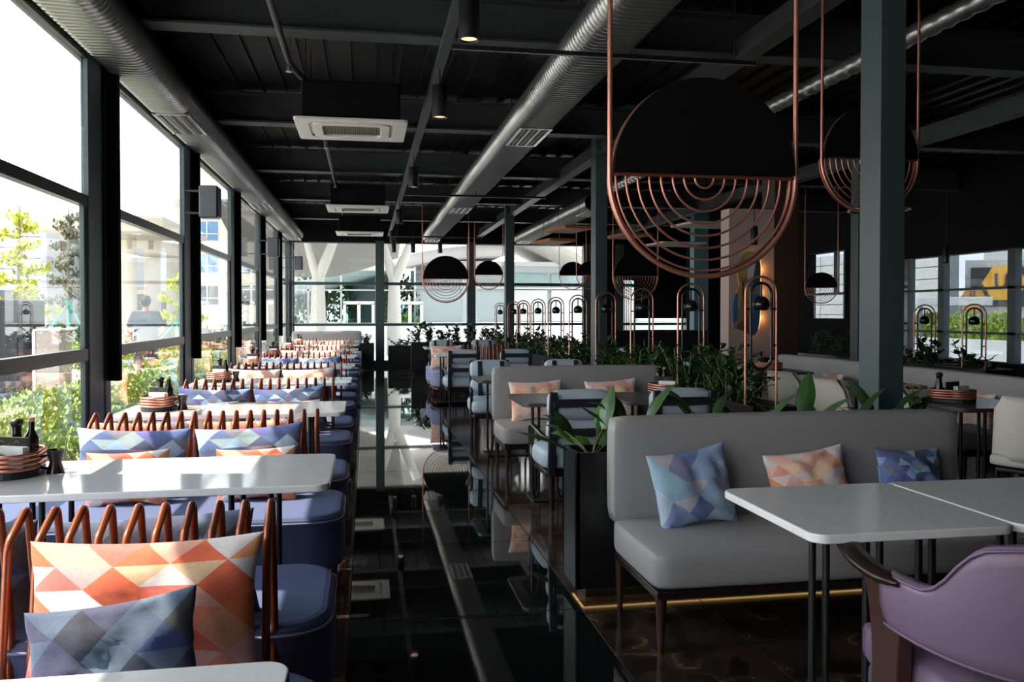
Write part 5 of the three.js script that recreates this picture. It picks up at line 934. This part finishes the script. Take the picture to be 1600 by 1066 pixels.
// ---------------------------------------------------------------- the man outside
{
  const t = thing('person', 'man in grey t-shirt and dark shorts standing outside, back turned, holding a dark folder', 'person', [-4.25, -0.05, 17.3], 0.12);
  // joints in metres, z towards the camera is his back
  const cap = (a, b, ra, rb) => ({ a: V3(...a), b: V3(...b), ra, rb });
  const sd = (p, c) => { const ab = c.b.clone().sub(c.a), h = Math.max(0, Math.min(1, p.clone().sub(c.a).dot(ab) / ab.lengthSq())); return p.distanceTo(c.a.clone().addScaledVector(ab, h)) - (c.ra + (c.rb - c.ra) * h); };
  const smin = (a, b, k) => { const h = Math.max(0, k - Math.abs(a - b)) / k; return Math.min(a, b) - h * h * k * 0.25; };
  const field = (parts, k, clip) => (p) => { let d = 1e3; for (const c of parts) d = smin(d, sd(p, c), k); return clip ? Math.max(d, clip(p)) : d; };
  const skin = (f, cx, cy, cz, size, res) => {
    const mc = new MarchingCubes(res, new THREE.MeshStandardMaterial(), false, false, 60000), v = V3(0, 0, 0); mc.isolation = 0;
    for (let k = 0; k < res; k++) for (let j = 0; j < res; j++) for (let i = 0; i < res; i++) { v.set(cx + ((i - res / 2) / (res / 2)) * size, cy + ((j - res / 2) / (res / 2)) * size, cz + ((k - res / 2) / (res / 2)) * size); mc.field[i + j * res + k * res * res] = -f(v); }
    mc.update(); const n = mc.count, g = new THREE.BufferGeometry(), pa = mc.positionArray.slice(0, n * 3), na = mc.normalArray.slice(0, n * 3);
    for (let i = 0; i < n; i++) { pa[i * 3] = pa[i * 3] * size + cx; pa[i * 3 + 1] = pa[i * 3 + 1] * size + cy; pa[i * 3 + 2] = pa[i * 3 + 2] * size + cz; }
    g.setAttribute('position', new THREE.BufferAttribute(pa, 3)); g.setAttribute('normal', new THREE.BufferAttribute(na, 3)); g.setAttribute('uv', new THREE.BufferAttribute(new Float32Array(n * 2), 2)); return g;
  };
  const torso = [cap([0, 1.0, 0], [0, 1.25, 0.01], 0.15, 0.165), cap([-0.05, 1.02, 0], [-0.10, 1.30, 0.01], 0.13, 0.13), cap([0.05, 1.02, 0], [0.10, 1.30, 0.01], 0.13, 0.13), cap([-0.15, 1.42, 0], [0.15, 1.42, 0], 0.075, 0.075)];
  const arms = [cap([-0.2, 1.41, 0], [-0.30, 1.14, 0.03], 0.056, 0.046), cap([-0.30, 1.14, 0.03], [-0.27, 0.90, -0.04], 0.045, 0.032), cap([0.2, 1.41, 0], [0.30, 1.14, 0.05], 0.056, 0.046), cap([0.30, 1.14, 0.05], [0.20, 1.0, -0.16], 0.045, 0.032)];
  const legs = [cap([-0.095, 0.95, 0], [-0.13, 0.5, -0.02], 0.10, 0.062), cap([-0.13, 0.5, -0.02], [-0.15, 0.1, 0.03], 0.06, 0.04), cap([0.095, 0.95, 0], [0.12, 0.5, -0.05], 0.10, 0.062), cap([0.12, 0.5, -0.05], [0.13, 0.1, 0.02], 0.06, 0.04), cap([-0.15, 0.05, 0.06], [-0.16, 0.035, -0.14], 0.045, 0.036), cap([0.13, 0.05, 0.05], [0.15, 0.035, -0.15], 0.045, 0.036), cap([-0.15, 0.1, 0.03], [-0.15, 0.05, 0.03], 0.042, 0.042), cap([0.13, 0.1, 0.02], [0.13, 0.05, 0.02], 0.042, 0.042)];
  const head = [cap([0, 1.48, 0], [0.0, 1.56, -0.02], 0.058, 0.056), cap([0, 1.66, -0.005], [0.0, 1.69, -0.02], 0.088, 0.092), cap([0, 1.60, -0.05], [0, 1.64, -0.05], 0.06, 0.07), cap([0, 1.635, -0.115], [0, 1.66, -0.105], 0.014, 0.012), cap([-0.088, 1.64, -0.01], [-0.09, 1.67, -0.005], 0.015, 0.018), cap([0.088, 1.64, -0.01], [0.09, 1.67, -0.005], 0.015, 0.018)];
  const hand = (x, y, z, s) => { const h = [cap([x, y, z], [x, y - 0.06, z - 0.02], 0.034, 0.034)]; for (let k = 0; k < 4; k++) h.push(cap([x + (k - 1.5) * 0.018, y - 0.08, z - 0.02], [x + (k - 1.5) * 0.017, y - 0.15 - (k === 1 || k === 2 ? 0.015 : 0), z - 0.045], 0.0095, 0.008)); h.push(cap([x + s * 0.03, y - 0.03, z - 0.02], [x + s * 0.05, y - 0.09, z - 0.05], 0.011, 0.009)); return h; };
  const hands = [...hand(-0.265, 0.88, -0.05, 1), cap([0.20, 1.0, -0.16], [0.12, 0.99, -0.22], 0.032, 0.034), cap([0.12, 0.985, -0.23], [0.04, 0.965, -0.25], 0.01, 0.009), cap([0.12, 1.0, -0.235], [0.03, 0.985, -0.26], 0.01, 0.009), cap([0.12, 1.015, -0.235], [0.035, 1.005, -0.26], 0.01, 0.009), cap([0.12, 1.03, -0.23], [0.05, 1.025, -0.25], 0.01, 0.008), cap([0.14, 1.02, -0.21], [0.1, 1.06, -0.24], 0.011, 0.009)];
  const skinMat = S(L(0.55, 0.30, 0.20), 0.6), hair = S(L(0.015, 0.012, 0.010), 0.7), shirt = S(L(0.07, 0.075, 0.095), 0.9), shorts = S(L(0.035, 0.035, 0.045), 0.9);
  mesh('body', skin(field([...torso, ...arms, ...legs, ...head, ...hands], 0.03), 0, 0.92, 0, 0.98, 110), skinMat, t);
  const puffed = (list, d) => list.map((c) => ({ ...c, ra: c.ra + d, rb: c.rb + d }));
  mesh('shirt', skin(field(puffed([...torso, cap([-0.2, 1.41, 0], [-0.27, 1.22, 0.02], 0.058, 0.058), cap([0.2, 1.41, 0], [0.27, 1.22, 0.03], 0.058, 0.058), cap([0, 0.92, 0], [0, 1.1, 0], 0.16, 0.16)], 0.016), 0.05, (p) => Math.max(0.86 - p.y, p.y - 1.49)), 0, 1.18, 0, 0.5, 60), shirt, t);
  mesh('shorts', skin(field(puffed([cap([-0.095, 0.95, 0], [-0.13, 0.52, -0.02], 0.105, 0.085), cap([0.095, 0.95, 0], [0.12, 0.52, -0.045], 0.105, 0.085), cap([-0.06, 0.95, 0], [0.06, 0.95, 0], 0.13, 0.13)], 0.014), 0.03, (p) => 0.52 - p.y), 0, 0.78, 0, 0.5, 60), shorts, t);
  mesh('hair', skin(field([cap([0, 1.675, 0.005], [0, 1.705, -0.02], 0.097, 0.095), cap([0, 1.6, 0.05], [0, 1.66, 0.03], 0.05, 0.075)], 0.03, (p) => Math.max(1.575 - p.y, -(p.z + 0.085 - (p.y - 1.66) * -0.2) * (p.y < 1.74 ? 1 : 0) - (p.y < 1.74 ? 0 : 1))), 0, 1.68, 0, 0.2, 44), hair, t);
  for (const x of [-0.15, 0.13]) mesh('shoe', merge([puff(0.10, 0.07, 0.27, 0.03, 0.004, 4, x * 1.03, 0.035, -0.045)]), O.white, t);
  const fo = thing('folder', 'dark folder held in the man\'s right hand', 'folder', [-4.25 + 0.07, 0.93, 17.3 + 0.24], 0.12); mesh('cover', RB(0.30, 0.02, 0.22, 0.006, 0, 0, 0).rotateX(0.3).rotateZ(0.25), M.black, fo); mesh('paper', B(0.28, 0.006, 0.2, 0, 0.012, 0).rotateX(0.3).rotateZ(0.25), M.paper, fo);
}

renderer.render(scene, camera);
